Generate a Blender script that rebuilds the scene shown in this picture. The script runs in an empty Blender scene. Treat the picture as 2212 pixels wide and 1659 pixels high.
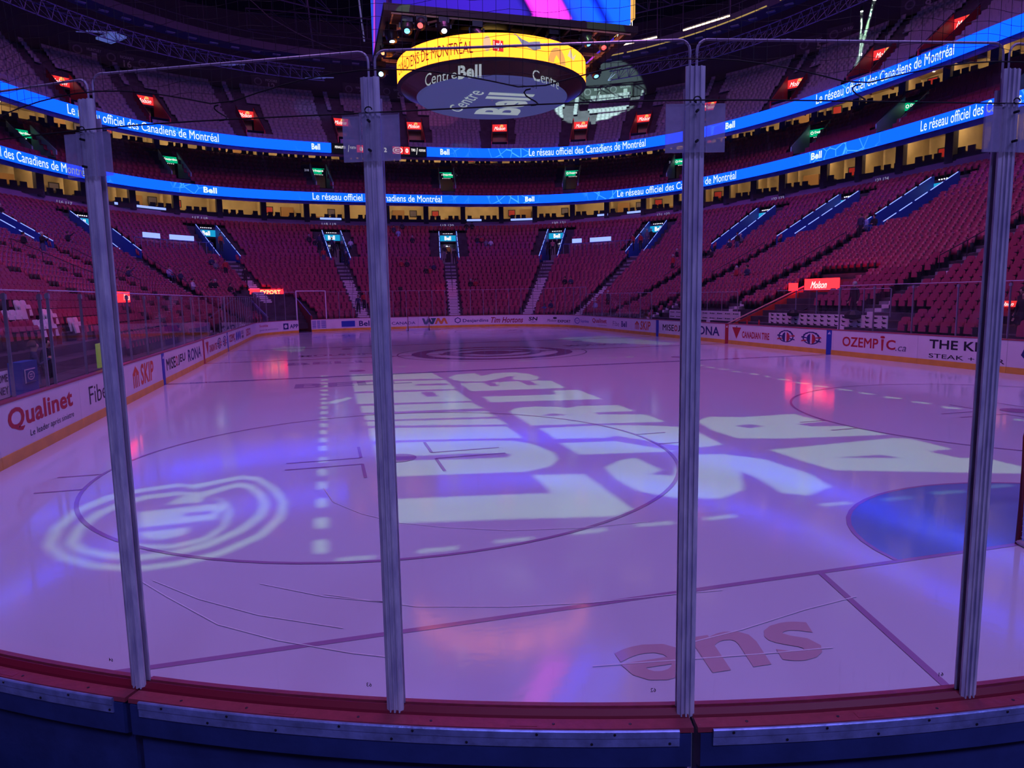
import math
PI=math.pi
CY=30.48; HX=12.954; RR=8.534; LY=60.96
SEG=[4.42,13.405,43.892,13.405,8.84,13.405,43.892,13.405,4.42]
SL=sum(SEG)
def rink(s,off=0.0):
    s=s%SL
    i=0
    while i<8 and s>SEG[i]: s-=SEG[i]; i+=1
    if i==0: return (-s,-off,0.0,-1.0)
    if i==2: return (-HX-off,RR+s,-1.0,0.0)
    if i==4: return (-4.42+s,LY+off,0.0,1.0)
    if i==6: return (HX+off,LY-RR-s,1.0,0.0)
    if i==8: return (4.42-s,-off,0.0,-1.0)
    c=[(-4.42,RR,270,180),(-4.42,LY-RR,180,90),(4.42,LY-RR,90,0),(4.42,RR,0,-90)][(i-1)//2]
    a=math.radians(c[2]+(c[3]-c[2])*s/SEG[i])
    return (c[0]+math.cos(a)*(RR+off),c[1]+math.sin(a)*(RR+off),math.cos(a),math.sin(a))
# bowl: angle f in degrees seen from rink centre (0=+X, 90=+Y), outer curve superellipse, inner rounded rectangle
MAPO=[0,10.1,23.1,35.9,52.5,66.8,82.5,90]
MAPI=[0,22,44.5,54.0,61.8,70.5,82.8,90]
def fmap(f):
    f=f%360; q=int(f//90); g=f-90*q
    if q%2: g=90-g
    for k in range(7):
        if g<=MAPO[k+1]: break
    u=(g-MAPO[k])/(MAPO[k+1]-MAPO[k]); h=MAPI[k]+(MAPI[k+1]-MAPI[k])*u
    if q%2: h=90-h
    return h+90*q
def sup(f,a,b,n):
    c,s=math.cos(math.radians(f)),math.sin(math.radians(f))
    r=1/((abs(c)/a)**n+(abs(s)/b)**n)**(1/n)
    return (c*r,CY+s*r)
def inner(f,off=1.35):
    f=math.radians(fmap(f)); c,s=abs(math.cos(f)),abs(math.sin(f)); hx,hy,r=HX+off,CY+off,RR+off
    t=min(hx/max(c,1e-9),hy/max(s,1e-9)); x,y=c*t,s*t
    if x>hx-r and y>hy-r:
        cx,cy=hx-r,hy-r; B=c*cx+s*cy; t=B+math.sqrt(B*B-(cx*cx+cy*cy-r*r)); x,y=c*t,s*t
    return (math.copysign(x,math.cos(f)),CY+math.copysign(y,math.sin(f)))
TIER={ # a,b,n inner; a,b,n outer; z coefficients
 'low':(None,(35.0,49.8,2.556),(0.75,7.75,2.3)),
 'club':((32.2,45.1,3.0),(41.5,54.4,2.75),(13.35,5.1,0.6)),
 'up':((33.5,43.9,2.87),(49.0,59.4,2.6),(18.1,10.6,1.2)),
}
def bowl(tier,f,t):
    i,o,z=TIER[tier]
    P=inner(f) if i is None else sup(f,*i); Q=sup(f,*o)
    return (P[0]+(Q[0]-P[0])*t,P[1]+(Q[1]-P[1])*t,z[0]+z[1]*t+z[2]*t*t)
# ---------------------------------------------------------------- helpers
import bpy, random
import numpy as np
from mathutils import Vector, Matrix
random.seed(7)
COL=bpy.context.scene.collection
def lin(c): return tuple(((x/12.92) if x<=.04045 else ((x+.055)/1.055)**2.4) for x in c)
def hx(h): return lin(tuple(int(h[i:i+2],16)/255 for i in (0,2,4)))
M={}
def P(name,col,rough=.6,metal=0,emit=None,es=0,ior=1.45,alpha=1,spec=.5):
    if name in M: return M[name]
    m=bpy.data.materials.new(name); m.use_nodes=True; b=m.node_tree.nodes['Principled BSDF']
    if isinstance(col,str): col=hx(col)
    b.inputs['Base Color'].default_value=(*col,1); b.inputs['Roughness'].default_value=rough; b.inputs['Metallic'].default_value=metal; b.inputs['IOR'].default_value=ior
    b.inputs['Specular IOR Level'].default_value=spec
    if emit is not None:
        if isinstance(emit,str): emit=hx(emit)
        b.inputs['Emission Color'].default_value=(*emit,1); b.inputs['Emission Strength'].default_value=es
    M[name]=m; return m
def noise_var(m,scale=3.0,amt=.25,bump=0,coord='Object',bscale=40):
    """procedural wear: the base colour varied by noise, plus a fine bump"""
    nt=m.node_tree; b=nt.nodes['Principled BSDF']; c=list(b.inputs['Base Color'].default_value)
    tc=nt.nodes.new('ShaderNodeTexCoord'); n=nt.nodes.new('ShaderNodeTexNoise'); n.inputs['Scale'].default_value=scale; n.inputs['Detail'].default_value=5
    nt.links.new(tc.outputs[coord],n.inputs['Vector'])
    r=nt.nodes.new('ShaderNodeValToRGB'); r.color_ramp.elements[0].position=.3; r.color_ramp.elements[1].position=.7
    r.color_ramp.elements[0].color=tuple(x*(1-amt) for x in c[:3])+(1,); r.color_ramp.elements[1].color=tuple(min(1,x*(1+amt)) for x in c[:3])+(1,)
    nt.links.new(n.outputs['Fac'],r.inputs[0]); nt.links.new(r.outputs[0],b.inputs['Base Color'])
    if bump:
        n2=nt.nodes.new('ShaderNodeTexNoise'); n2.inputs['Scale'].default_value=bscale; nt.links.new(tc.outputs[coord],n2.inputs['Vector'])
        bp=nt.nodes.new('ShaderNodeBump'); bp.inputs['Strength'].default_value=bump; bp.inputs['Distance'].default_value=.01
        nt.links.new(n2.outputs['Fac'],bp.inputs['Height']); nt.links.new(bp.outputs[0],b.inputs['Normal'])
    return m
WL={}
class MB:
    def __init__(s): s.v=[];s.f=[];s.m=[];s.mi=0
    def vs(s,*p):
        i=len(s.v); s.v+= [tuple(q) for q in p]; return i
    def poly(s,*p):
        i=s.vs(*p); s.f.append(tuple(range(i,i+len(p)))); s.m.append(s.mi)
    def face(s,idx): s.f.append(tuple(idx)); s.m.append(s.mi)
    def obox(s,o,a,b,c):
        """box from corner o with edge vectors a,b,c"""
        o,a,b,c=map(Vector,(o,a,b,c))
        i=s.vs(o,o+a,o+a+b,o+b,o+c,o+a+c,o+a+b+c,o+b+c)
        for q in ((0,3,2,1),(4,5,6,7),(0,1,5,4),(1,2,6,5),(2,3,7,6),(3,0,4,7)): s.face([i+k for k in q])
    def box(s,cx,cy,z0,sx,sy,sz,rot=0):
        c,d=math.cos(rot),math.sin(rot); a=Vector((c*sx,d*sx,0)); b=Vector((-d*sy,c*sy,0))
        s.obox(Vector((cx,cy,z0))-a/2-b/2,a,b,(0,0,sz))
    def tube(s,pts,r,n=6,closed=False,caps=True,r2=None):
        pts=[Vector(p) for p in pts]; rings=[]; m=len(pts)
        for k,p in enumerate(pts):
            t=(pts[(k+1)%m]-pts[k-1]) if closed else (pts[min(k+1,m-1)]-pts[max(k-1,0)])
            t=t.normalized() if t.length>1e-9 else Vector((0,0,1))
            u=t.cross(Vector((0,0,1))); u=u.normalized() if u.length>1e-3 else Vector((1,0,0)); w=t.cross(u)
            rr=r if r2 is None else r+(r2-r)*k/(m-1)
            rings.append(s.vs(*[p+(u*math.cos(2*PI*j/n)+w*math.sin(2*PI*j/n))*rr for j in range(n)]))
        for k in range(m if closed else m-1):
            a,b=rings[k],rings[(k+1)%m]
            for j in range(n): s.face([a+j,a+(j+1)%n,b+(j+1)%n,b+j])
        if caps and not closed:
            s.face([rings[0]+j for j in range(n)][::-1]); s.face([rings[-1]+j for j in range(n)])
    def lathe(s,prof,c,n=24,axis=None):
        """prof: (r,h) pairs turned about axis through c"""
        c=Vector(c); ax=Vector(axis or (0,0,1)).normalized(); u=ax.orthogonal().normalized(); w=ax.cross(u); R=[]
        for r,h in prof: R.append(s.vs(*[c+ax*h+(u*math.cos(2*PI*j/n)+w*math.sin(2*PI*j/n))*max(r,1e-4) for j in range(n)]))
        for a,b in zip(R,R[1:]):
            for j in range(n): s.face([a+j,a+(j+1)%n,b+(j+1)%n,b+j])
        s.face([R[0]+j for j in range(n)][::-1]); s.face([R[-1]+j for j in range(n)])
    def prism(s,pts,off):
        off=Vector(off); n=len(pts); i=s.vs(*pts); j=s.vs(*[Vector(p)+off for p in pts])
        s.face(list(range(i,i+n))[::-1]); s.face(range(j,j+n))
        for k in range(n): s.face([i+k,i+(k+1)%n,j+(k+1)%n,j+k])
    def strip(s,A,B):
        """quads between two polylines"""
        i=s.vs(*A); j=s.vs(*B)
        for k in range(len(A)-1): s.face([i+k,i+k+1,j+k+1,j+k])
    def sweep(s,prof,frames,closed=True,caps=True):
        """prof: list of (off,z); frames: list of fn(off,z)->3D"""
        R=[s.vs(*[fr(o,z) for o,z in prof]) for fr in frames]; n=len(prof)
        for a,b in zip(R,R[1:]):
            for j in range(n if closed else n-1): s.face([a+j,a+(j+1)%n,b+(j+1)%n,b+j])
        if caps and closed: s.face([R[0]+j for j in range(n)][::-1]); s.face([R[-1]+j for j in range(n)])
    def build(s,name,mat,parent=None,smooth=False,**props):
        me=bpy.data.meshes.new(name)
        V=np.array(s.v,float).reshape(-1,3)
        if parent is not None: o0=WL[parent.name]
        else: o0=np.array([(V[:,0].min()+V[:,0].max())/2,(V[:,1].min()+V[:,1].max())/2,V[:,2].min()])
        me.from_pydata((V-o0).tolist(),[],s.f)
        for mm in (mat if isinstance(mat,(list,tuple)) else [mat]): me.materials.append(mm)
        if isinstance(mat,(list,tuple)): me.polygons.foreach_set('material_index',s.m)
        if smooth: me.polygons.foreach_set('use_smooth',[True]*len(s.f))
        me.update()
        o=bpy.data.objects.new(name,me); COL.objects.link(o)
        if parent is None: o.location=o0; WL[o.name]=np.array(o0)
        else: o.parent=parent; WL[o.name]=np.array(o0)
        for k,v in props.items(): o[k]=v
        return o
def thing(name,label,cat,loc,group=None,rotz=0):
    o=bpy.data.objects.new(name,None); COL.objects.link(o); o.empty_display_size=.2; o.location=loc; o.rotation_euler=(0,0,rotz); o['label']=label; o['category']=cat
    if group: o['group']=group
    WL[o.name]=np.array(loc,float); return o
def tag(o,label,cat,group=None):
    o['label']=label; o['category']=cat
    if group: o['group']=group
    return o
def S(name,mb,mat,**k):
    o=mb.build(name,mat,**k); o['kind']='structure'; return o
# lettering ------------------------------------------------------------
TC={}
CAM=Vector((-7.7685,-1.893,2.6416))
def glyphs(txt,bold=0.0,shear=0.0):
    k=(txt,bold,shear)
    if k in TC: return TC[k]
    cu=bpy.data.curves.new('t','FONT'); cu.body=txt; cu.size=1; cu.offset=bold; cu.shear=shear; cu.resolution_u=3; cu.space_character=1.0+bold*1.5
    ob=bpy.data.objects.new('t',cu); me=bpy.data.meshes.new_from_object(ob)
    V=np.array([v.co[:] for v in me.vertices])[:,:2]; F=[tuple(p.vertices) for p in me.polygons]
    bpy.data.objects.remove(ob); bpy.data.curves.remove(cu); bpy.data.meshes.remove(me)
    mn=V.min(0); mx=V.max(0); asp=(mx[0]-mn[0])/(mx[1]-mn[1]); V=(V-mn)/(mx-mn); TC[k]=(V,F,asp); return TC[k]
def put_text(mb,txt,fn,bold=0.0,shear=0.0):
    fat='M' in txt or 'W' in txt
    V,F,a=glyphs(txt,0.0 if fat else bold,shear); e=bold*.9 if fat and bold>.006 else 0
    for j,(du,dv) in enumerate(((0,0),(-e,-e),(e,e),(-e,e),(e,-e)) if e else ((0,0),)):
        Q=[Vector(fn(u+du/a,v+dv)) for u,v in V]
        if j:
            o=Vector(fn(.5,.5)); n=(Vector(fn(.51,.5))-o).cross(Vector(fn(.5,.51))-o).normalized(); n=n if n.dot(CAM-o)>0 else -n; Q=[q+n*.0004*j for q in Q]
        i=mb.vs(*Q)
        for f in F: mb.face([i+k for k in f])
def fill2d(polys):
    """flat mesh of closed outlines, nested ones cut holes"""
    cu=bpy.data.curves.new('f','CURVE'); cu.dimensions='2D'; cu.fill_mode='BOTH'
    for pl in polys:
        sp=cu.splines.new('POLY'); sp.points.add(len(pl)-1); sp.use_cyclic_u=True
        for q,p in zip(sp.points,pl): q.co=(p[0],p[1],0,1)
    ob=bpy.data.objects.new('f',cu); me=bpy.data.meshes.new_from_object(ob)
    V=[v.co[:] for v in me.vertices]; F=[tuple(p.vertices) for p in me.polygons]
    bpy.data.objects.remove(ob); bpy.data.curves.remove(cu); bpy.data.meshes.remove(me); return V,F
# camera ---------------------------------------------------------------
CAM=Vector((-7.7685,-1.893,2.6416)); YAW,PIT,ROL,FPX=.2637,.1257,-.0172,1476.15
_f=Vector((math.sin(YAW)*math.cos(PIT),math.cos(YAW)*math.cos(PIT),-math.sin(PIT))); _r=Vector((math.cos(YAW),-math.sin(YAW),0)); _u=_r.cross(_f)
_r2=_r*math.cos(ROL)+_u*math.sin(ROL); _u2=-_r*math.sin(ROL)+_u*math.cos(ROL)
def seen(p,mx=60,my=60):
    d=Vector(p)-CAM; z=d.dot(_f)
    if z<1: return False
    x=1106+FPX*d.dot(_r2)/z; y=829.5-FPX*d.dot(_u2)/z
    return -mx<x<2212+mx and -my<y<1659+my
cd=bpy.data.cameras.new('camera'); cam=bpy.data.objects.new('camera',cd); COL.objects.link(cam)
cd.sensor_width=36; cd.lens=36*FPX/2212; cd.clip_start=.05; cd.clip_end=400
cam.matrix_world=Matrix(((_r2.x,_u2.x,-_f.x,CAM.x),(_r2.y,_u2.y,-_f.y,CAM.y),(_r2.z,_u2.z,-_f.z,CAM.z),(0,0,0,1)))
sc=bpy.context.scene; sc.camera=cam
sc.view_settings.view_transform='Standard'; sc.view_settings.look='None'; sc.view_settings.exposure=0; sc.view_settings.gamma=1
QSUE= [(-4.13, 2.59), (-5.83, 2.6), (-4.35, 2.04), (-5.85, 2.12)]
SCR= [([(-9.82, 5.42), (-9.28, 4.64), (-8.75, 3.92), (-8.25, 3.49), (-7.7, 3.12), (-7.44, 2.98)], 0.012), ([(-6.04, 2.42), (-5.43, 2.32), (-4.81, 2.22), (-4.23, 2.14)], 0.012), ([(-7.9, 4.26), (-7.13, 3.76), (-6.37, 3.52), (-5.65, 3.38), (-4.89, 3.32), (-4.45, 3.27)], 0.012), ([(-7.91, 7.93), (-7.79, 7.19), (-7.46, 6.57), (-7.05, 6.07), (-6.55, 5.73), (-5.86, 5.39), (-5.03, 5.22), (-4.23, 5.18)], 0.012), ([(-5.25, 2.51), (-4.72, 2.58), (-4.01, 2.73), (-3.42, 2.81)], 0.012), ([(-9.49, 5.08), (-8.99, 4.5), (-8.44, 4.0), (-7.76, 3.55)], 0.012), ([(-8.49, 4.69), (-7.9, 4.21), (-7.28, 3.87)], 0.012)]
GOBO= [[[(-8.01, 23.32), (-7.79, 23.22), (-7.79, 22.76), (-8.01, 22.86)]], [[(-8.01, 22.12), (-7.8, 22.02), (-7.8, 21.6), (-8.01, 21.69)]], [[(-8.02, 21.15), (-7.8, 21.06), (-7.8, 20.67), (-8.01, 20.76)]], [[(-8.01, 20.32), (-7.8, 20.23), (-7.8, 19.75), (-8.01, 19.84)]], [[(-8.01, 19.26), (-7.81, 19.18), (-7.81, 18.74), (-8.01, 18.82)]], [[(-8.0, 18.35), (-7.82, 18.28), (-7.82, 17.78), (-8.0, 17.85)]], [[(-8.0, 17.46), (-7.83, 17.4), (-7.83, 16.94), (-8.0, 17.01)]], [[(-7.99, 16.69), (-7.84, 16.63), (-7.84, 16.13), (-7.99, 16.19)]], [[(-8.0, 15.91), (-7.84, 15.84), (-7.84, 15.31), (-7.99, 15.36)]], [[(-7.99, 15.07), (-7.84, 15.01), (-7.85, 14.52), (-7.99, 14.58)]], [[(-7.99, 14.21), (-7.85, 14.15), (-7.85, 13.65), (-7.99, 13.7)]], [[(-8.0, 13.34), (-7.85, 13.29), (-7.85, 12.83), (-7.99, 12.89)]], [[(-7.99, 12.54), (-7.86, 12.49), (-7.86, 12.03), (-7.99, 12.08)]], [[(-8.0, 11.72), (-7.86, 11.67), (-7.86, 11.21), (-7.99, 11.26)]], [[(-7.99, 10.94), (-7.86, 10.89), (-7.86, 10.45), (-7.99, 10.49)]], [[(-7.99, 9.99), (-7.87, 9.94), (-7.87, 9.52), (-7.99, 9.57)]], [[(-8.0, 9.12), (-7.87, 9.07), (-7.87, 8.66), (-7.99, 8.7)]], [[(-8.0, 8.34), (-7.87, 8.29), (-7.87, 7.88), (-8.0, 7.92)]], [[(-8.0, 7.44), (-7.87, 7.4), (-7.87, 6.99), (-8.0, 7.03)]], [[(-8.01, 6.6), (-7.86, 6.55), (-7.86, 6.14), (-8.01, 6.19)]], [[(-8.01, 5.78), (-7.87, 5.74), (-7.87, 5.32), (-8.01, 5.36)]], [[(-7.0, 7.08), (-5.49, 6.8), (-4.92, 6.68), (-4.89, 7.68), (-4.14, 7.48), (-4.19, 5.67), (-4.5, 5.5), (-5.75, 5.8), (-7.08, 6.06)]], [[(-7.03, 10.76), (-6.58, 10.73), (-5.25, 10.43), (-4.5, 10.15), (-4.25, 9.76), (-4.11, 9.0), (-4.2, 8.5), (-4.48, 8.07), (-4.92, 7.89), (-5.11, 7.93), (-6.81, 8.25), (-7.06, 8.31)], [(-6.93, 9.59), (-6.7, 9.55), (-5.61, 9.42), (-4.89, 9.2), (-4.84, 9.08), (-4.97, 8.91), (-5.69, 9.02), (-6.73, 9.28), (-6.93, 9.32)]], [[(-6.99, 23.19), (-4.17, 22.59), (-4.07, 20.55), (-7.03, 21.27)]], [[(-7.03, 20.34), (-6.46, 20.62), (-5.72, 20.57), (-4.08, 20.14), (-4.16, 17.83), (-7.05, 18.38)], [(-5.15, 19.43), (-4.18, 19.27), (-4.17, 18.77), (-5.2, 19.08)]], [[(-7.05, 17.96), (-4.21, 17.53), (-4.22, 15.33), (-7.08, 15.87)], [(-5.26, 17.54), (-4.89, 17.49), (-4.89, 16.5), (-5.21, 16.53)]], [[(-7.03, 15.53), (-4.27, 15.09), (-4.2, 14.04), (-7.04, 14.42)]], [[(-7.0, 14.13), (-4.22, 13.62), (-4.19, 12.8), (-7.02, 13.37)]], [[(-7.03, 13.19), (-4.21, 12.55), (-4.18, 11.78), (-7.01, 12.66)]], [[(-7.01, 12.39), (-4.26, 11.58), (-4.27, 10.34), (-6.56, 10.94), (-7.04, 11.03)]], [[(-3.83, 20.88), (-3.45, 21.62), (-3.01, 21.75), (-2.75, 21.79), (-2.71, 20.84), (-2.06, 21.49), (-1.38, 21.51), (-1.01, 20.7), (-0.99, 19.64), (-1.27, 19.06), (-1.69, 18.98), (-2.0, 19.52), (-1.69, 20.24), (-1.94, 20.35), (-2.52, 19.61), (-3.06, 19.3), (-3.61, 19.54), (-3.82, 20.03)]], [[(-3.82, 19.11), (-3.08, 19.05), (-3.08, 18.07), (-2.79, 17.95), (-2.78, 18.92), (-1.93, 18.95), (-1.95, 17.83), (-1.66, 17.71), (-1.55, 18.92), (-0.94, 18.65), (-1.1, 16.79), (-3.84, 17.16)]], [[(-3.78, 15.96), (-1.78, 15.62), (-1.64, 16.37), (-0.91, 16.27), (-0.98, 14.38), (-3.8, 14.91)]], [[(-3.73, 13.36), (-3.43, 13.82), (-2.9, 13.84), (-2.49, 13.6), (-2.27, 13.37), (-1.91, 13.53), (-0.99, 13.32), (-1.0, 12.38), (-1.92, 12.52), (-1.95, 12.27), (-0.97, 11.89), (-0.99, 10.92), (-3.75, 11.5)], [(-3.17, 12.6), (-2.85, 12.75), (-2.65, 12.47), (-2.92, 12.38)]], [[(-3.69, 11.16), (-2.28, 11.01), (-1.51, 10.67), (-1.04, 10.34), (-0.91, 9.88), (-1.09, 8.59), (-1.52, 8.5), (-1.9, 8.8), (-2.54, 9.94), (-2.79, 9.81), (-3.72, 10.05)]], [[(-3.77, 9.67), (-2.76, 9.49), (-2.11, 8.37), (-3.75, 8.69)]], [[(-3.69, 7.74), (-3.27, 8.11), (-2.97, 8.17), (-2.94, 7.33), (-3.2, 7.13), (-2.95, 6.96), (-2.43, 7.71), (-1.92, 8.05), (-1.51, 7.94), (-1.08, 7.4), (-1.02, 6.38), (-1.21, 5.76), (-1.77, 5.51), (-2.02, 5.71), (-1.88, 6.4), (-1.87, 6.87), (-2.41, 6.0), (-2.92, 5.74), (-3.48, 5.97), (-3.78, 6.39), (-3.82, 7.06)]], [[(-0.35, 10.74), (0.16, 11.14), (0.83, 10.83), (2.07, 10.8), (2.03, 9.79), (1.34, 9.77), (1.45, 9.46), (2.12, 9.27), (2.19, 8.31), (0.3, 8.64), (-0.55, 8.95), (-0.58, 9.75)], [(0.1, 10.02), (0.48, 10.09), (0.59, 9.78), (0.22, 9.71)]], [[(-0.6, 7.95), (2.06, 8.04), (2.28, 7.88), (2.25, 7.01), (1.75, 7.0), (1.81, 6.49), (2.19, 6.32), (2.19, 5.82), (2.16, 5.71), (1.83, 5.45), (-0.54, 6.47), (-0.59, 6.91)], [(0.02, 7.12), (0.84, 7.07), (0.99, 6.78)]], [[(-10.89, 6.5), (-11.06, 7.2), (-11.06, 7.96), (-10.84, 8.55), (-10.48, 8.78), (-9.99, 8.92), (-9.79, 8.75), (-9.15, 9.11), (-8.86, 8.92), (-8.54, 8.15), (-8.37, 7.39), (-8.38, 6.68), (-8.56, 6.06), (-8.94, 5.59), (-9.31, 5.42), (-9.69, 5.39), (-10.16, 5.61), (-10.57, 5.98)], [(-10.79, 6.5), (-10.92, 7.12), (-10.91, 7.83), (-10.71, 8.28), (-10.43, 8.56), (-9.92, 8.71), (-9.7, 8.51), (-9.12, 8.87), (-8.89, 8.71), (-8.63, 8.05), (-8.47, 7.38), (-8.48, 6.75), (-8.66, 6.17), (-9.01, 5.74), (-9.36, 5.56), (-9.72, 5.54), (-10.16, 5.75), (-10.52, 6.1)]], [[(-10.69, 6.5), (-10.79, 7.11), (-10.75, 7.74), (-10.58, 8.1), (-10.33, 8.38), (-9.93, 8.44), (-9.6, 8.28), (-9.13, 8.68), (-8.92, 8.5), (-8.7, 7.93), (-8.6, 7.35), (-8.62, 6.8), (-8.79, 6.33), (-9.1, 5.9), (-9.42, 5.74), (-9.76, 5.7), (-10.16, 5.91), (-10.49, 6.2)], [(-10.57, 6.52), (-10.66, 7.04), (-10.61, 7.57), (-10.46, 7.93), (-10.24, 8.16), (-9.86, 8.22), (-9.5, 8.01), (-9.13, 8.42), (-8.96, 8.26), (-8.78, 7.77), (-8.71, 7.35), (-8.74, 6.92), (-8.88, 6.49), (-9.17, 6.07), (-9.47, 5.91), (-9.81, 5.89), (-10.14, 6.07), (-10.4, 6.28)]], [[(-9.92, 7.79), (-9.78, 8.29), (-9.63, 8.24), (-9.5, 7.99), (-9.48, 7.76)]], [[(-10.2, 7.55), (-9.27, 7.62), (-9.14, 7.41), (-9.2, 7.11), (-9.17, 6.91), (-10.03, 6.87)], [(-9.63, 7.33), (-9.28, 7.31), (-9.25, 7.16), (-9.58, 7.15)]], [[(-9.99, 6.68), (-9.45, 6.69), (-9.44, 6.44), (-9.67, 6.32), (-9.89, 6.45)]], [[(-10.17, 6.45), (-9.89, 6.24), (-9.53, 6.11), (-9.23, 6.27), (-9.09, 6.63), (-9.11, 7.19), (-9.23, 7.67), (-9.45, 8.09), (-9.15, 7.67), (-9.03, 7.13), (-9.02, 6.57), (-9.16, 6.1), (-9.51, 5.97), (-9.85, 6.09)]], [[(-7.78, 5.14), (-7.4, 5.1), (-7.4, 5.02), (-7.78, 5.05)]], [[(-6.95, 5.12), (-6.52, 5.1), (-6.53, 5.01), (-6.95, 5.02)]], [[(-6.09, 5.15), (-5.67, 5.12), (-5.7, 5.04), (-6.1, 5.06)]], [[(-5.19, 5.14), (-4.78, 5.14), (-4.82, 5.05), (-5.22, 5.05)]], [[(-4.41, 5.15), (-3.94, 5.12), (-3.99, 5.03), (-4.44, 5.08)]], [[(-3.52, 5.12), (-3.12, 5.12), (-3.18, 5.03), (-3.57, 5.03)]], [[(-1.88, 5.14), (-1.44, 5.12), (-1.51, 5.04), (-1.94, 5.06)]], [[(-1.0, 5.08), (-0.57, 5.06), (-0.65, 4.98), (-1.07, 5.0)]], [[(-0.17, 5.11), (0.3, 5.06), (0.21, 4.98), (-0.25, 5.02)]], [[(0.76, 5.12), (1.14, 5.09), (1.04, 5.0), (0.67, 5.03)]], [[(-7.81, 16.58), (-7.21, 17.34), (-7.21, 16.87), (-7.78, 16.06)]], [[(5.8, 17.1), (5.88, 16.92), (5.73, 16.71), (5.65, 16.88)]], [[(5.78, 16.41), (5.89, 15.98), (5.74, 15.78), (5.58, 16.11)]], [[(5.7, 15.43), (5.8, 15.03), (5.66, 14.85), (5.5, 15.16)]], [[(5.67, 14.63), (5.82, 14.23), (5.69, 14.07), (5.49, 14.37)]], [[(5.8, 13.81), (5.87, 13.38), (5.74, 13.23), (5.62, 13.58)]], [[(5.8, 13.01), (5.88, 12.6), (5.75, 12.47), (5.63, 12.8)]], [[(5.81, 12.18), (5.94, 11.79), (5.82, 11.67), (5.6, 11.92)]], [[(5.81, 11.34), (5.92, 10.91), (5.78, 10.81), (5.63, 11.1)]], [[(5.81, 10.51), (5.94, 10.11), (5.8, 10.02), (5.59, 10.24)]], [[(5.79, 8.77), (5.82, 8.59), (5.73, 8.51), (5.59, 8.57)]], [[(-10.85, 39.19), (-10.06, 40.82), (-9.24, 41.7), (-8.96, 39.38), (-9.0, 35.99), (-9.56, 35.6), (-10.37, 37.42)]], [[(-11.95, 44.66), (-10.91, 46.13), (-10.01, 45.61), (-10.78, 43.99)]], [[(9.2, 49.01), (10.35, 41.5), (10.66, 31.82), (9.72, 31.11), (7.29, 34.17), (6.35, 38.63), (7.43, 44.75)]], [[(-7.0, 25.67), (-6.58, 25.67), (-6.58, 25.48), (-6.99, 25.47)]], [[(-5.08, 25.37), (-4.71, 25.4), (-4.73, 25.21), (-5.1, 25.18)]], [[(-3.61, 25.3), (-3.13, 25.28), (-3.16, 25.09), (-3.62, 25.1)]], [[(-2.72, 25.51), (-2.31, 25.53), (-2.35, 25.34), (-2.74, 25.31)]], [[(0.0, 25.77), (0.45, 25.56), (0.39, 25.36), (-0.04, 25.56)]], [[(3.11, 25.46), (3.57, 25.48), (3.49, 25.27), (3.05, 25.24)]], [[(3.96, 25.54), (4.32, 25.36), (4.23, 25.16), (3.89, 25.32)]], [[(4.73, 25.41), (5.2, 25.44), (5.11, 25.23), (4.66, 25.2)]], [[(5.71, 21.14), (5.85, 20.88), (5.76, 20.73), (5.54, 20.83)]], [[(5.69, 20.39), (5.78, 19.98), (5.69, 19.84), (5.53, 20.09)]], [[(5.74, 19.64), (5.87, 19.24), (5.79, 19.11), (5.59, 19.37)]], [[(5.72, 18.8), (5.81, 18.44), (5.73, 18.32), (5.58, 18.55)]], [[(5.82, 17.97), (5.95, 17.61), (5.8, 17.38), (5.67, 17.73)]]]
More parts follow.
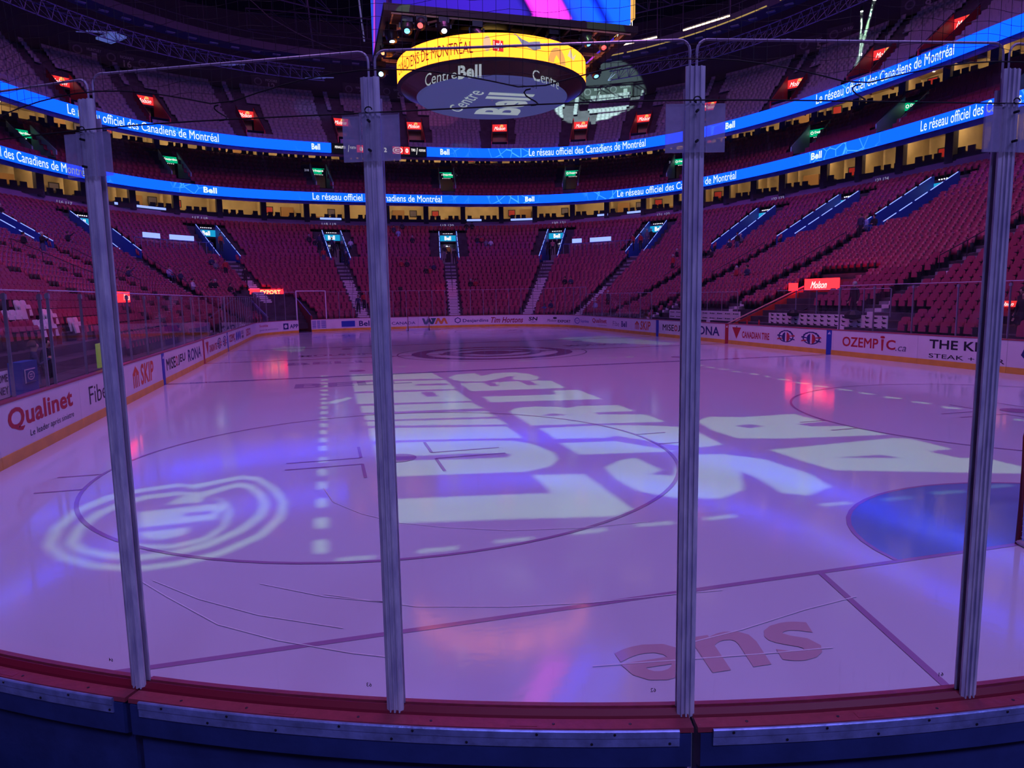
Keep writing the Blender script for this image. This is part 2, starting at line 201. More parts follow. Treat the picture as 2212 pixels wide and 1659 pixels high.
PPL=[('sit', 66, 545, 150.47, 0.579, 'black', 'black', 'dark'), ('stand_arm', 112, 562, 149.3, 0.535, 'black', 'jeans', 'white'), ('sit_arm', 160, 538, 138.21, 0.652, 'black', 'black', 'brown'), ('sit', 12, 478, 142.35, 0.812, 'black', 'black', 'white'), ('sit', 0, 480, 143.8, 0.797, 'black', 'black', 'white'), ('sit_arm', 281, 610, 139.92, 0.4, 'navy', 'jeans', 'dark'), ('sit', 380, 612, 127.83, 0.407, 'lilac', 'jeans', 'brown'), ('sit', 393, 614, 126.81, 0.399, 'navy', 'black', 'brown'), ('sit', 458, 580, 117.59, 0.557, 'navy', 'black', 'brown'), ('sit', 473, 594, 117.56, 0.495, 'grey', 'black', 'blond'), ('stand', 491, 600, 116.62, 0.47, 'red', 'black', 'dark'), ('sit', 461, 634, 122.93, 0.316, 'black', 'jeans', 'dark'), ('sit', 470, 634, 122.05, 0.316, 'black', 'black', 'grey'), ('sit', 425, 636, 126.96, 0.307, 'white', 'grey', 'dark'), ('sit', 499, 640, 119.98, 0.288, 'black', 'black', 'dark'), ('stand', 538, 622, 114.56, 0.37, 'black', 'black', 'dark'), ('stand', 480, 541, 113.5, 0.739, 'orange', 'black', 'dark'), ('stand', 702, 573, 100.36, 0.609, 'red', 'jeans', 'brown'), ('sit', 670, 532, 101.26, 0.808, 'black', 'black', 'grey'), ('sit', 682, 538, 100.67, 0.779, 'black', 'jeans', 'dark'), ('stand', 693, 542, 100.08, 0.761, 'navy', 'black', 'brown'), ('stand', 718, 545, 98.57, 0.747, 'navy', 'black', 'brown'), ('stand', 726, 558, 98.36, 0.683, 'black', 'black', 'grey'), ('stand', 741, 557, 97.36, 0.688, 'black', 'black', 'grey'), ('stand', 749, 577, 97.31, 0.589, 'black', 'black', 'grey'), ('sit', 760, 544, 95.89, 0.753, 'white', 'jeans', 'brown'), ('stand', 778, 681, 98.48, 0.064, 'navy', 'black', 'brown'), ('stand', 790, 673, 97.16, 0.104, 'red', 'black', 'red'), ('sit', 851, 507, 89.61, 0.941, 'navy', 'black', 'brown'), ('sit', 870, 505, 88.4, 0.952, 'navy', 'black', 'brown'), ('sit', 861, 516, 89.09, 0.896, 'lightblue', 'lightblue', 'blond'), ('sit', 892, 534, 87.32, 0.805, 'black', 'black', 'grey'), ('sit', 868, 585, 89.57, 0.546, 'red', 'black', 'dark'), ('sit', 880, 585, 88.75, 0.546, 'black', 'black', 'dark'), ('sit', 921, 600, 86.11, 0.467, 'black', 'black', 'dark'), ('sit', 930, 602, 85.5, 0.456, 'red', 'black', 'dark'), ('sit', 938, 594, 84.85, 0.497, 'navy', 'black', 'brown'), ('stand', 961, 565, 83.03, 0.646, 'black', 'grey', 'grey'), ('stand', 970, 562, 82.4, 0.661, 'yellow', 'black', 'dark'), ('stand', 982, 569, 81.58, 0.624, 'black', 'black', 'dark'), ('sit', 1008, 503, 79.66, 0.962, 'black', 'jeans', 'dark'), ('sit', 1020, 503, 78.89, 0.961, 'black', 'black', 'dark'), ('sit', 1031, 536, 78.13, 0.792, 'black', 'jeans', 'dark'), ('sit', 1040, 535, 77.53, 0.796, 'red', 'black', 'brown'), ('sit', 1050, 541, 76.83, 0.764, 'grey', 'jeans', 'brown'), ('sit', 1060, 541, 76.14, 0.764, 'white', 'jeans', 'dark'), ('sit', 1017, 633, 79.03, 0.289, 'black', 'black', 'grey'), ('sit', 1028, 632, 78.11, 0.293, 'red', 'black', 'dark'), ('stand', 1182, 552, 67.44, 0.69, 'black', 'black', 'grey'), ('stand_arm', 1193, 550, 66.69, 0.698, 'pink', 'black', 'dark'), ('stand', 1202, 550, 66.01, 0.696, 'black', 'black', 'grey'), ('stand', 1366, 539, 53.61, 0.706, 'red', 'black', 'brown'), ('stand', 1382, 539, 52.27, 0.701, 'red', 'black', 'dark'), ('stand', 1394, 532, 51.72, 0.73, 'grey', 'jeans', 'grey'), ('stand', 1402, 532, 51.03, 0.727, 'black', 'black', 'grey'), ('stand', 1448, 592, 39.15, 0.427, 'red', 'black', 'grey'), ('sit', 1458, 566, 42.09, 0.544, 'black', 'black', 'grey'), ('sit', 1564, 552, 32.32, 0.567, 'navy', 'black', 'brown'), ('stand', 1578, 552, 30.78, 0.561, 'black', 'jeans', 'dark'), ('sit', 1588, 541, 31.48, 0.605, 'grey', 'black', 'grey'), ('sit', 1534, 566, 33.33, 0.516, 'black', 'black', 'dark'), ('sit', 1577, 615, 19.29, 0.302, 'red', 'navy', 'grey'), ('sit', 1598, 615, 17.4, 0.299, 'navy', 'navy', 'dark'), ('sit', 1220, 622, 61.48, 0.325, 'black', 'black', 'dark'), ('sit', 1233, 622, 60.18, 0.324, 'navy', 'black', 'brown'), ('sit', 1186, 680, 60.83, 0.031, 'navy', 'navy', 'dark'), ('sit', 1171, 682, 62.64, 0.021, 'blue', 'blue', 'dark'), ('sit', 1280, 680, 46.08, 0.036, 'lightblue', 'grey', 'grey'), ('stand', 1302, 675, 43.12, 0.062, 'black', 'black', 'grey'), ('stand', 1845, 521, 10.02, 0.574, 'navy', 'black', 'brown'), ('sit', 1862, 506, 10.68, 0.621, 'lightblue', 'grey', 'blond'), ('sit', 1876, 506, 9.53, 0.614, 'black', 'jeans', 'dark'), ('stand', 1827, 690, -9.3, 0.076, 'black', 'black', 'grey')]
WASH=440;SEATW=1050;BACKW=1900;GOBOW=13000;FSPOT=160000;RSPOT=9000;BEAMW=3500;BLAMP=60000
# ---------------------------------------------------------------- materials
def ice(name,col,rough=.085):
    m=P(name,col,rough,ior=1.45); nt=m.node_tree; b=nt.nodes['Principled BSDF']; L=nt.links
    tc=nt.nodes.new('ShaderNodeTexCoord'); n=nt.nodes.new('ShaderNodeTexNoise'); n.inputs['Scale'].default_value=.9; n.inputs['Detail'].default_value=6
    L.new(tc.outputs['Object'],n.inputs['Vector']); r=nt.nodes.new('ShaderNodeMapRange'); r.inputs['To Min'].default_value=rough*.6; r.inputs['To Max'].default_value=rough*1.7
    L.new(n.outputs['Fac'],r.inputs['Value']); L.new(r.outputs[0],b.inputs['Roughness'])
    n2=nt.nodes.new('ShaderNodeTexNoise'); n2.inputs['Scale'].default_value=14; n2.inputs['Detail'].default_value=4; L.new(tc.outputs['Object'],n2.inputs['Vector'])
    bp=nt.nodes.new('ShaderNodeBump'); bp.inputs['Strength'].default_value=.12; bp.inputs['Distance'].default_value=.004; L.new(n2.outputs['Fac'],bp.inputs['Height']); L.new(bp.outputs[0],b.inputs['Normal'])
    return m
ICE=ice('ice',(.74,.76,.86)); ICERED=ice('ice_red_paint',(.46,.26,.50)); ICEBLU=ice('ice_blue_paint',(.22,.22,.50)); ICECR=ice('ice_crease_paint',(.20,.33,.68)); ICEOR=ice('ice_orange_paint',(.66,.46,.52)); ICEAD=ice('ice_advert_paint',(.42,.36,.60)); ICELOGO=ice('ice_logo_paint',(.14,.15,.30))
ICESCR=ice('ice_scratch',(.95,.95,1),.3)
WHITE=noise_var(P('board_white',(.78,.76,.80),.35),1.5,.05); YEL=noise_var(P('kickplate_yellow',(.80,.42,.05),.4),2,.15); CAPRED=noise_var(P('cap_red',(.36,.055,.08),.35),30,.12,.15)
CAPDK=P('cap_dark_red',(.22,.012,.03),.4); ALU=noise_var(P('aluminium',(.30,.38,.72),.38,.4),14,.3,.2); NAVY=noise_var(P('navy_board',(.03,.055,.20),.5),6,.2,.1); DKNAVY=P('dark_navy',(.008,.012,.04),.6)
BLACK=P('black',(.012,.012,.016),.6); DARK=P('dark_metal',(.03,.03,.045),.5,.3); STEEL=P('galvanised_steel',(.35,.36,.45),.4,.7); SCREWM=P('screw',(.08,.08,.1),.3,.8)
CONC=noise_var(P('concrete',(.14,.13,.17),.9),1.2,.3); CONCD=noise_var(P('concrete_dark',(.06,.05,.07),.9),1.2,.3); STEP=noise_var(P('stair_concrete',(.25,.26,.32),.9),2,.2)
REDSEAT=P('red_seat_plastic',(.33,.042,.09),.38); SEATEDGE=P('seat_cap',(.6,.3,.32),.3); CLUBSEAT=P('club_seat',(.20,.025,.045),.6); GREYSEAT=P('grey_seat',(.27,.26,.31),.6); WCOVER=P('white_seat_cover',(.8,.8,.85),.7)
FASC=noise_var(P('fascia_purple',(.30,.19,.36),.6),.6,.15); WBLUE=P('portal_blue',(.02,.07,.35),.5); WGREEN=P('portal_grey_green',(.25,.45,.42),.5); WRED=P('portal_red',(.5,.03,.05),.5)
TAN=noise_var(P('suite_wall',(.52,.42,.26),.8),.8,.15); TANC=P('suite_ceiling',(.70,.60,.42),.9); WOODD=P('suite_cabinet',(.28,.15,.06),.6); PILLAR=P('pillar_dark',(.03,.03,.06),.7)
ROOF=noise_var(P('roof_dark',(.012,.012,.02),.95),.3,.3); TRUSS=P('truss_steel',(.05,.05,.085),.6,.2)
def E(name,col,s): return P(name,(0,0,0),.5,emit=col,es=s,spec=0)
LWHITE=E('lit_white',(1,1,1),1.6); LWHITE2=E('lit_white_bright',(.9,.95,1),3.5); LRED=E('lit_red',(1,.04,.045),1.0); LGREEN=E('lit_green',(.0,.52,.22),.9); LCYAN=E('lit_cyan',(.01,.36,.68),1.0)
LWARM=E('lit_warm',(1,.72,.38),14); LYEL=E('lit_yellow',(4.5,1.0,.06),1.0); LDARK=E('lit_black',(.004,.004,.008),1); LSTRIP=E('lit_strip',(.25,.35,1),1.6); LPINK=E('lit_pink',(.95,.12,.75),1.1); LTUBE=E('lit_tube',(1,.72,.45),4)
LSIGNW=E('lit_sign_white',(1,.95,.9),1.3); LGREY=E('lit_grey_blue',(.25,.25,.4),1.0); LBRN=E('lit_maroon',(.35,.02,.02),.8); LGOLD=E('lit_gold',(1,.5,.15),1.0)
def ink(name,c,rough=.45): return P('ink_'+name,c,rough)
KRED=ink('red',(.50,.015,.03)); KORG=ink('orange',(.70,.10,.03)); KBLK=ink('black',(.01,.01,.02)); KNAV=ink('navy',(.015,.02,.16)); KBLU=ink('blue',(.02,.06,.45)); KGRY=ink('grey',(.12,.1,.18)); KWHT=ink('white',(.8,.8,.85)); KGRN=ink('gold',(.75,.30,.05)); KTEAL=ink('teal',(.03,.12,.13)); KMAR=ink('maroon',(.30,.01,.03))
# arena glass: clear sheet with a Fresnel sheen and faint scuffs
def glassmat(name,scuff,scale,tint):
    m=bpy.data.materials.new(name); m.use_nodes=True; nt=m.node_tree; nt.nodes.clear(); L=nt.links; N=nt.nodes.new
    out=N('ShaderNodeOutputMaterial'); tr=N('ShaderNodeBsdfTransparent'); tr.inputs[0].default_value=(*tint,1); gl=N('ShaderNodeBsdfGlossy'); gl.inputs['Roughness'].default_value=.02
    fr=N('ShaderNodeFresnel'); fr.inputs['IOR'].default_value=1.45; ge=N('ShaderNodeNewGeometry'); io=N('ShaderNodeMapRange'); io.inputs['To Min'].default_value=1.45; io.inputs['To Max'].default_value=1/1.45; L.new(ge.outputs['Backfacing'],io.inputs['Value']); L.new(io.outputs[0],fr.inputs['IOR']); half=N('ShaderNodeMath'); half.operation='MULTIPLY'; half.inputs[1].default_value=.6
    mx=N('ShaderNodeMixShader'); L.new(fr.outputs[0],half.inputs[0]); L.new(half.outputs[0],mx.inputs[0]); L.new(tr.outputs[0],mx.inputs[1]); L.new(gl.outputs[0],mx.inputs[2])
    df=N('ShaderNodeBsdfDiffuse'); df.inputs[0].default_value=(.8,.8,.9,1); tl=N('ShaderNodeBsdfTranslucent'); tl.inputs[0].default_value=(.8,.8,.9,1); ad=N('ShaderNodeMixShader'); L.new(df.outputs[0],ad.inputs[1]); L.new(tl.outputs[0],ad.inputs[2])
    tc=N('ShaderNodeTexCoord'); mp=N('ShaderNodeMapping'); mp.inputs['Scale'].default_value=(scale,scale,scale*.12); mp.inputs['Rotation'].default_value=(.25,.1,0); n=N('ShaderNodeTexNoise'); n.inputs['Scale'].default_value=9; n.inputs['Detail'].default_value=8; n.inputs['Roughness'].default_value=.75
    L.new(tc.outputs['Object'],mp.inputs[0]); L.new(mp.outputs[0],n.inputs['Vector'])
    mr=N('ShaderNodeMapRange'); mr.inputs['From Min'].default_value=.60; mr.inputs['From Max'].default_value=.80; mr.inputs['To Min'].default_value=scuff*.25; mr.inputs['To Max'].default_value=scuff*4; L.new(n.outputs['Fac'],mr.inputs['Value'])
    m2=N('ShaderNodeMixShader'); L.new(mr.outputs[0],m2.inputs[0]); L.new(mx.outputs[0],m2.inputs[1]); L.new(ad.outputs[0],m2.inputs[2]); L.new(m2.outputs[0],out.inputs[0]); M[name]=m; return m
GLASS=glassmat('rink_glass',.018,3,(.985,.98,.99)); GLASSE=P('glass_edge',(.55,.50,.68),.25); 
def acryl():
    m=bpy.data.materials.new('acrylic_post'); m.use_nodes=True; nt=m.node_tree; L=nt.links; b=nt.nodes['Principled BSDF']; out=nt.nodes['Material Output']
    b.inputs['Base Color'].default_value=(.42,.42,.62,1); b.inputs['Roughness'].default_value=.3; b.inputs['Metallic'].default_value=0
    tc=nt.nodes.new('ShaderNodeTexCoord'); n=nt.nodes.new('ShaderNodeTexNoise'); n.inputs['Scale'].default_value=30; n.inputs['Detail'].default_value=6
    mp=nt.nodes.new('ShaderNodeMapping'); mp.inputs['Scale'].default_value=(1,1,.25); L.new(tc.outputs['Object'],mp.inputs[0]); L.new(mp.outputs[0],n.inputs['Vector'])
    r=nt.nodes.new('ShaderNodeValToRGB'); r.color_ramp.elements[0].position=.35; r.color_ramp.elements[1].position=.75; r.color_ramp.elements[0].color=(.52,.48,.68,1); r.color_ramp.elements[1].color=(.95,.90,1,1)
    L.new(n.outputs['Fac'],r.inputs[0]); L.new(r.outputs[0],b.inputs['Base Color'])
    t=nt.nodes.new('ShaderNodeBsdfTransparent'); mx=nt.nodes.new('ShaderNodeMixShader'); mx.inputs[0].default_value=.93; L.new(t.outputs[0],mx.inputs[1]); L.new(b.outputs[0],mx.inputs[2]); L.new(mx.outputs[0],out.inputs[0]); return m
POST=acryl()
def frosted(lo=.36,hi=.58):
    m=bpy.data.materials.new('frosted_plate'); m.use_nodes=True; nt=m.node_tree; L=nt.links; b=nt.nodes['Principled BSDF']; out=nt.nodes['Material Output']; b.inputs['Base Color'].default_value=(.55,.53,.75,1); b.inputs['Roughness'].default_value=.35
    tc=nt.nodes.new('ShaderNodeTexCoord'); n=nt.nodes.new('ShaderNodeTexNoise'); n.inputs['Scale'].default_value=45; n.inputs['Detail'].default_value=7; L.new(tc.outputs['Object'],n.inputs['Vector'])
    mr=nt.nodes.new('ShaderNodeMapRange'); mr.inputs['To Min'].default_value=lo; mr.inputs['To Max'].default_value=hi; L.new(n.outputs['Fac'],mr.inputs['Value'])
    t=nt.nodes.new('ShaderNodeBsdfTransparent'); mx=nt.nodes.new('ShaderNodeMixShader'); L.new(mr.outputs[0],mx.inputs[0]); L.new(t.outputs[0],mx.inputs[1]); L.new(b.outputs[0],mx.inputs[2]); L.new(mx.outputs[0],out.inputs[0]); return m
FROST=frosted(); FROST2=frosted(.22,.34)
# LED ribbon: blue with a drifting network pattern
def ribbonmat():
    m=bpy.data.materials.new('led_ribbon'); m.use_nodes=True; nt=m.node_tree; L=nt.links; N=nt.nodes.new; nt.nodes.clear(); out=N('ShaderNodeOutputMaterial'); em=N('ShaderNodeEmission')
    tc=N('ShaderNodeTexCoord'); v=N('ShaderNodeTexVoronoi'); v.feature='DISTANCE_TO_EDGE'; v.inputs['Scale'].default_value=.95; L.new(tc.outputs['Object'],v.inputs['Vector'])
    n=N('ShaderNodeTexNoise'); n.inputs['Scale'].default_value=.12; L.new(tc.outputs['Object'],n.inputs['Vector'])
    a=N('ShaderNodeMapRange'); a.inputs['From Min'].default_value=0; a.inputs['From Max'].default_value=.045; a.inputs['To Min'].default_value=1; a.inputs['To Max'].default_value=0; L.new(v.outputs['Distance'],a.inputs['Value'])
    b=N('ShaderNodeMapRange'); b.inputs['From Min'].default_value=.5; b.inputs['From Max'].default_value=.66; L.new(n.outputs['Fac'],b.inputs['Value'])
    mu=N('ShaderNodeMath'); mu.operation='MULTIPLY'; L.new(a.outputs[0],mu.inputs[0]); L.new(b.outputs[0],mu.inputs[1])
    mx=N('ShaderNodeMixRGB'); mx.inputs[1].default_value=(.001,.034,1.0,1); mx.inputs[2].default_value=(.018,.11,1,1); L.new(mu.outputs[0],mx.inputs[0]); L.new(mx.outputs[0],em.inputs[0]); em.inputs[1].default_value=5.5; L.new(em.outputs[0],out.inputs[0]); return m
RIB=ribbonmat()
LTXT=E('led_lettering',(.85,1,.80),1.1)
# ---------------------------------------------------------------- ice sheet and paint
mb=MB(); ring=[rink(SL*i/400,.03)[:2] for i in range(400)]
i0=mb.vs((0,CY,0),*[(x,y,0) for x,y in ring])
for k in range(400): mb.face((i0,i0+1+(k+1)%400,i0+1+k))
S('floor_ice',mb,ICE,label='glossy white ice sheet of the rink inside the boards',category='ice')
def paint(name,mb,mat,label,z=.0):
    o=mb.build(name,mat); o['label']=label; o['category']='ice marking'; o['kind']='structure'; return o
Z1,Z2=.003,.005
def disc(mb,x,y,r,z,n=40,r0=0):
    for k in range(n):
        a,b=2*PI*k/n,2*PI*(k+1)/n
        if r0: mb.poly((x+r0*math.cos(a),y+r0*math.sin(a),z),(x+r*math.cos(a),y+r*math.sin(a),z),(x+r*math.cos(b),y+r*math.sin(b),z),(x+r0*math.cos(b),y+r0*math.sin(b),z))
        else: mb.poly((x,y,z),(x+r*math.cos(a),y+r*math.sin(a),z),(x+r*math.cos(b),y+r*math.sin(b),z))
def rect(mb,x0,x1,y0,y1,z): mb.poly((x0,y0,z),(x1,y0,z),(x1,y1,z),(x0,y1,z))
def seg(mb,a,b,w,z):
    a,b=Vector((*a,z)),Vector((*b,z)); n=(b-a).normalized().cross(Vector((0,0,1)))*w/2; mb.poly(a-n,b-n,b+n,a+n)
def xw(y):  # half width of the ice at y
    d=min(y,LY-y); return HX if d>=RR else 4.42+math.sqrt(max(RR*RR-(RR-d)**2,0))
mb=MB(); rect(mb,-xw(3.353),xw(3.353),3.32,3.386,Z1); paint('goal_line',mb,ICERED,'thin red goal line across the ice in front of the near boards')
mb=MB(); rect(mb,-xw(57.6),xw(57.6),57.57,57.64,Z1); paint('goal_line',mb,ICERED,'thin red goal line across the ice at the far end')
mb=MB(); rect(mb,-HX,HX,22.56,22.62,Z1); rect(mb,-HX,HX,22.8,22.86,Z1); rect(mb,-HX,HX,22.62,22.8,Z1); paint('blue_line',mb,ICEBLU,'blue line nearer the camera crossing the rink')
mb=MB(); rect(mb,-HX,HX,38.1,38.4,Z1); paint('blue_line',mb,ICEBLU,'blue line beyond the centre circle')
mb=MB(); rect(mb,-HX,HX,30.33,30.63,Z1); paint('centre_line',mb,ICERED,'red centre line crossing the rink at mid ice')
mb=MB(); seg(mb,(-3.353,3.353),(-4.267,.05),.06,Z2); seg(mb,(3.353,3.353),(4.267,.05),.06,Z2); paint('trapezoid_line',mb,ICERED,'slanting red trapezoid lines behind the near goal')
def zone(cy,sgn,what):
    for sx,w in ((-1,'left'),(1,'right')):
        mb=MB(); x=6.706*sx; disc(mb,x,cy,4.60,Z2,96,4.545); disc(mb,x,cy,.305,Z2+.001)
        for ax in (-1,1):
            for ay in (-1,1):
                seg(mb,(x+ax*.6,cy+ay*.23),(x+ax*1.8,cy+ay*.23),.05,Z2); seg(mb,(x+ax*.6,cy+ay*.23),(x+ax*.6,cy+ay*1.13),.05,Z2)
                seg(mb,(x+ax*4.57,cy+ay*.45),(x+ax*5.18,cy+ay*.45),.05,Z2)
        paint('faceoff_circle',mb,ICERED,f'red faceoff circle with its dot on the {w} side of the {what} zone')
zone(9.449,1,'near'); zone(51.51,-1,'far')
for x in (-6.706,6.706):
    for y in (24.38,36.58):
        mb=MB(); disc(mb,x,y,.305,Z2+.001,24); paint('faceoff_dot',mb,ICERED,f"red neutral zone dot on the {'left' if x<0 else 'right'} just inside the {'near' if y<30 else 'far'} blue line")
mb=MB(); disc(mb,0,CY,4.6,Z2+.001,96,4.54); paint('centre_circle',mb,ICEBLU,'thin blue centre circle at mid ice')
mb=MB()
for r0,r in ((3.9,3.2),(2.4,1.9),(1.1,0)): disc(mb,0,CY,r0,Z1+.001,72,r)
mb.mi=0; rect(mb,-2.6,2.6,30.0,30.9,Z2); paint('centre_logo',mb,ICELOGO,'dark oval team emblem painted at centre ice')
for x0,y0 in ((-7.6,28.3),(-7.3,32.6),(-7,20.3),(6.5,33.)):
    mb=MB(); disc(mb,x0,y0,.0001,Z1,4); V,F,_=glyphs('MOLSON' if y0>30 else 'BELL',.03); k=mb.vs(*[(x0-1.8+3.6*u,y0-.5+1.1*v,Z1) for u,v in V])
    mb.v=mb.v[k:]; mb.f=[]; mb.m=[]
    for f in F: mb.face([q for q in f])
    paint('ice_advert',mb,ICEAD,f"dark sponsor lettering in the ice {'beyond' if y0>30 else 'before'} centre ice, {'left' if x0<0 else 'right'} of the middle")
# creases
for cy,sg,w in ((3.353,1,'near'),(57.607,-1,'far')):
    mb=MB(); n=24; pts=[(-1.83*1.0,0),(-1.83,.5)]+[(1.83*math.cos(PI-PI*k/n)*1.0,.5+1.3*math.sin(PI*k/n)) for k in range(1,n)]+[(1.83,.5),(1.83,0)]
    if sg>0: pts=[(2.44*math.cos(PI-PI*k/n),2.0*math.sin(PI*k/n)) for k in range(n+1)]
    P3=[(x,cy+sg*(y+.03),Z1+.0005) for x,y in pts]; P3=P3 if sg<0 else P3[::-1]; mb.poly(*P3)
    paint('goal_crease',mb,ICECR,f'blue half round goal crease in front of the {w} net')
    mb=MB()
    for a,b in zip(pts,pts[1:]): seg(mb,(a[0],cy+sg*(a[1]+.03)),(b[0],cy+sg*(b[1]+.03)),.05,Z2)
    paint('crease_line',mb,ICERED,f'red outline round the blue crease of the {w} net')
# orange lettering upside down behind the near goal line
mb=MB(); A,B,Cc,D=[Vector((x,y,Z2)) for x,y in ((-3.43,2.44),(-6.30,2.02),(-3.95,1.10),(-6.20,1.0))]
A,B,Cc,D=[Vector((x,y,Z2)) for x,y in QSUE]
put_text(mb,'sue',lambda u,v:(A*(1-u)+B*u)*(1-v)+(Cc*(1-u)+D*u)*v,.02); paint('ice_lettering',mb,ICEOR,'faded orange lettering upside down in the ice behind the goal line')
# skate scratches
for k,(pts,w) in enumerate(SCR):
    mb=MB(); pts=[Vector((x,y,Z2+.002)) for x,y in pts]; q=[]
    for a,b in zip(pts,pts[1:]): seg(mb,a[:2],b[:2],w,Z2+.002)
    paint('skate_scratch',mb,ICESCR,['pale skate scratch curving over the ice below the faceoff circle','pale skate scratch crossing the orange lettering on the ice','thin white scratch across the purple ice near the goal line','pale curved scratch left of the second glass post','long pale scratch on the ice running by the near boards'][k%5])
# ---------------------------------------------------------------- boards
def FR(s): 
    x,y,nx,ny=rink(s); return lambda o,z:(x+nx*o,y+ny*o,z)
def frames(s0,s1,step=.35):
    n=max(2,int(abs(s1-s0)/step)+1); return [FR(s0+(s1-s0)*i/(n-1)) for i in range(n)]
GAP=(69.05,70.35)     # open gate to the far corner tunnel
cuts=[9.9,11.2,14.05,17.0,20.05,23.9,27.3,31.4,35.7,39.3,45.4,47.4,50.6,53.4,56.3,59.6,63.0,67.2,69.05,70.35,71.75,74.45,76.1,79.95,82.8,86.6,90.1,91.9,95.9,99.6,103.8,107.2,110.5,111.6,115.6,119.0,119.7,123.3,127.3,131.6,135.0,138.6,142.2,145.8,149.4,153.0,156.6,SL+1.2]
near_cuts=[1.2,4.62,6.95,9.16]
PAN=[]; FACE={}
def panel(s0,s1,near=False):
    m=(s0+s1)/2; x,y,nx,ny=rink(m); side='near corner' if near else ('left' if m<55 else 'far left corner' if m<72 else 'far end' if m<93 else 'far right corner' if m<107 else 'right')
    t=thing('board_panel','PLACE','rink board',(x,y,0),'rink board panels on the '+side+' side'); t['side']=side
    F=frames(s0+.004,s1-.004)
    b=MB(); b.sweep([(0,.2),(0,1.04),(.07,1.04),(.07,.2)] if not near else [(0,.2),(0,1.10),(.04,1.10),(.04,.2)],F); FACE[t.name]=b.build('facing',WHITE,t)
    b=MB(); b.sweep([(-.012,.0),(-.012,.2),(.05,.2),(.05,.0)],F); b.build('kickplate',YEL,t)
    if not near:
        b=MB(); b.sweep([(-.012,1.04),(-.012,1.075),(.11,1.085),(.11,1.02),(.075,1.02),(.075,1.04)],F); b.build('cap_rail',CAPRED,t)
        b=MB(); b.sweep([(.075,.0),(.075,1.02),(.11,1.02),(.11,.0)],F); b.build('back_sheet',NAVY,t)
    PAN.append((s0,s1,t)); return t
for a,b in zip(cuts,cuts[1:]):
    if abs(a-GAP[0])<.01: continue
    panel(a,b)
def on(s,off=-.004):
    x,y,nx,ny=rink(s); return x+nx*off,y+ny*off
def host(s):
    s%=SL
    for a,b,t in PAN:
        if a<=s<=b: return FACE[t.name]
    return FACE[PAN[0][2].name]
ADS={}
def ad(txt,s0,s1,z0,z1,mat,bold=.02,shear=0,up=0):
    mb=MB(); put_text(mb,txt,lambda u,v:(*on(s0+(s1-s0)*u),z0+(z1-z0)*v+up*u),bold,shear); t=host((s0+s1)/2); mb.build('printed_lettering',mat,t); ADS.setdefault(t.parent.name,[]).append(mat.name.replace('ink_','')+' lettering')
def adpoly(polys,s0,s1,z0,z1,mat,name='printed_emblem',off=-.004,nm=None):
    V,F=fill2d(polys); mb=MB(); i=mb.vs(*[(*on(s0+(s1-s0)*v[0],off),z0+(z1-z0)*v[1]) for v in V])
    for f in F: mb.face([i+k for k in f])
    t=host((s0+s1)/2); mb.build(name,mat,t)
    if nm: ADS.setdefault(t.parent.name,[]).append(nm)
def circ(cx,cy,r,n=20,ry=None): return [(cx+r*math.cos(2*PI*k/n),cy+(ry or r)*math.sin(2*PI*k/n)) for k in range(n)]
R4=lambda a,b,c,d:[(a,b),(c,b),(c,d),(a,d)]
HOUSE=[[(.0,.0),(.0,.62),(-.08,.62),(.5,1.0),(1.08,.62),(1,.62),(1,0),(.86,0),(.86,.55),(.7,.55),(.7,0),(.56,0),(.56,.7),(.44,.7),(.44,0),(.3,0),(.3,.55),(.14,.55),(.14,0)]]
def skip(s0,s1,z0,z1): adpoly(HOUSE,s0,s0+(s1-s0)*.26,z0,z1,KORG); ad('SKIP',s0+(s1-s0)*.34,s1,z0,z1,KORG,.025,.15)
def roundel(s0,s1,z0,z1):
    adpoly([circ(.5,.5,.42,28)],s0,s1,z0,z1,KNAV); adpoly([circ(.5,.5,.35,28)],s0,s1,z0,z1,KWHT,off=-.006)
    adpoly([circ(.5,.45,.22,20,.34)],s0,s1,z0,z1,KNAV,off=-.008); adpoly([[(.5,.12),(.62,.16),(.70,.35),(.70,.55),(.62,.72),(.5,.78)]],s0,s1,z0,z1,KRED,off=-.0095); adpoly([R4(.46,.13,.54,.78)],s0,s1,z0,z1,KWHT,off=-.010)
    adpoly([[(.0,.50),(.28,.46),(.28,.54),(.04,.60)],[(.72,.30),(1,.26),(.96,.34),(.72,.40)]],s0,s1,z0,z1,KNAV,off=-.007); adpoly([[(.0,.24),(.28,.30),(.28,.38),(.04,.34)],[(.72,.50),(1,.52),(.95,.62),(.72,.56)]],s0,s1,z0,z1,KRED,off=-.007)
    mb=MB(); w=s1-s0
    for k,ch in enumerate('OLYMEL'):
        a=math.radians(150-k*24); c=(.5+.385*math.cos(a),.5+.385*math.sin(a)); ux,uy=math.sin(a),-math.cos(a)
        put_text(mb,ch,lambda u,v:(*on(s0+w*(c[0]+(u-.5)*.09*ux+(v-.5)*.12*math.cos(a)),-.0095),z0+(z1-z0)*(c[1]+(u-.5)*.09*uy+(v-.5)*.12*math.sin(a))),.03)
    mb.build('printed_lettering',KNAV,host((s0+s1)/2)); ADS.setdefault(host((s0+s1)/2).parent.name,[]).append('two round emblems')
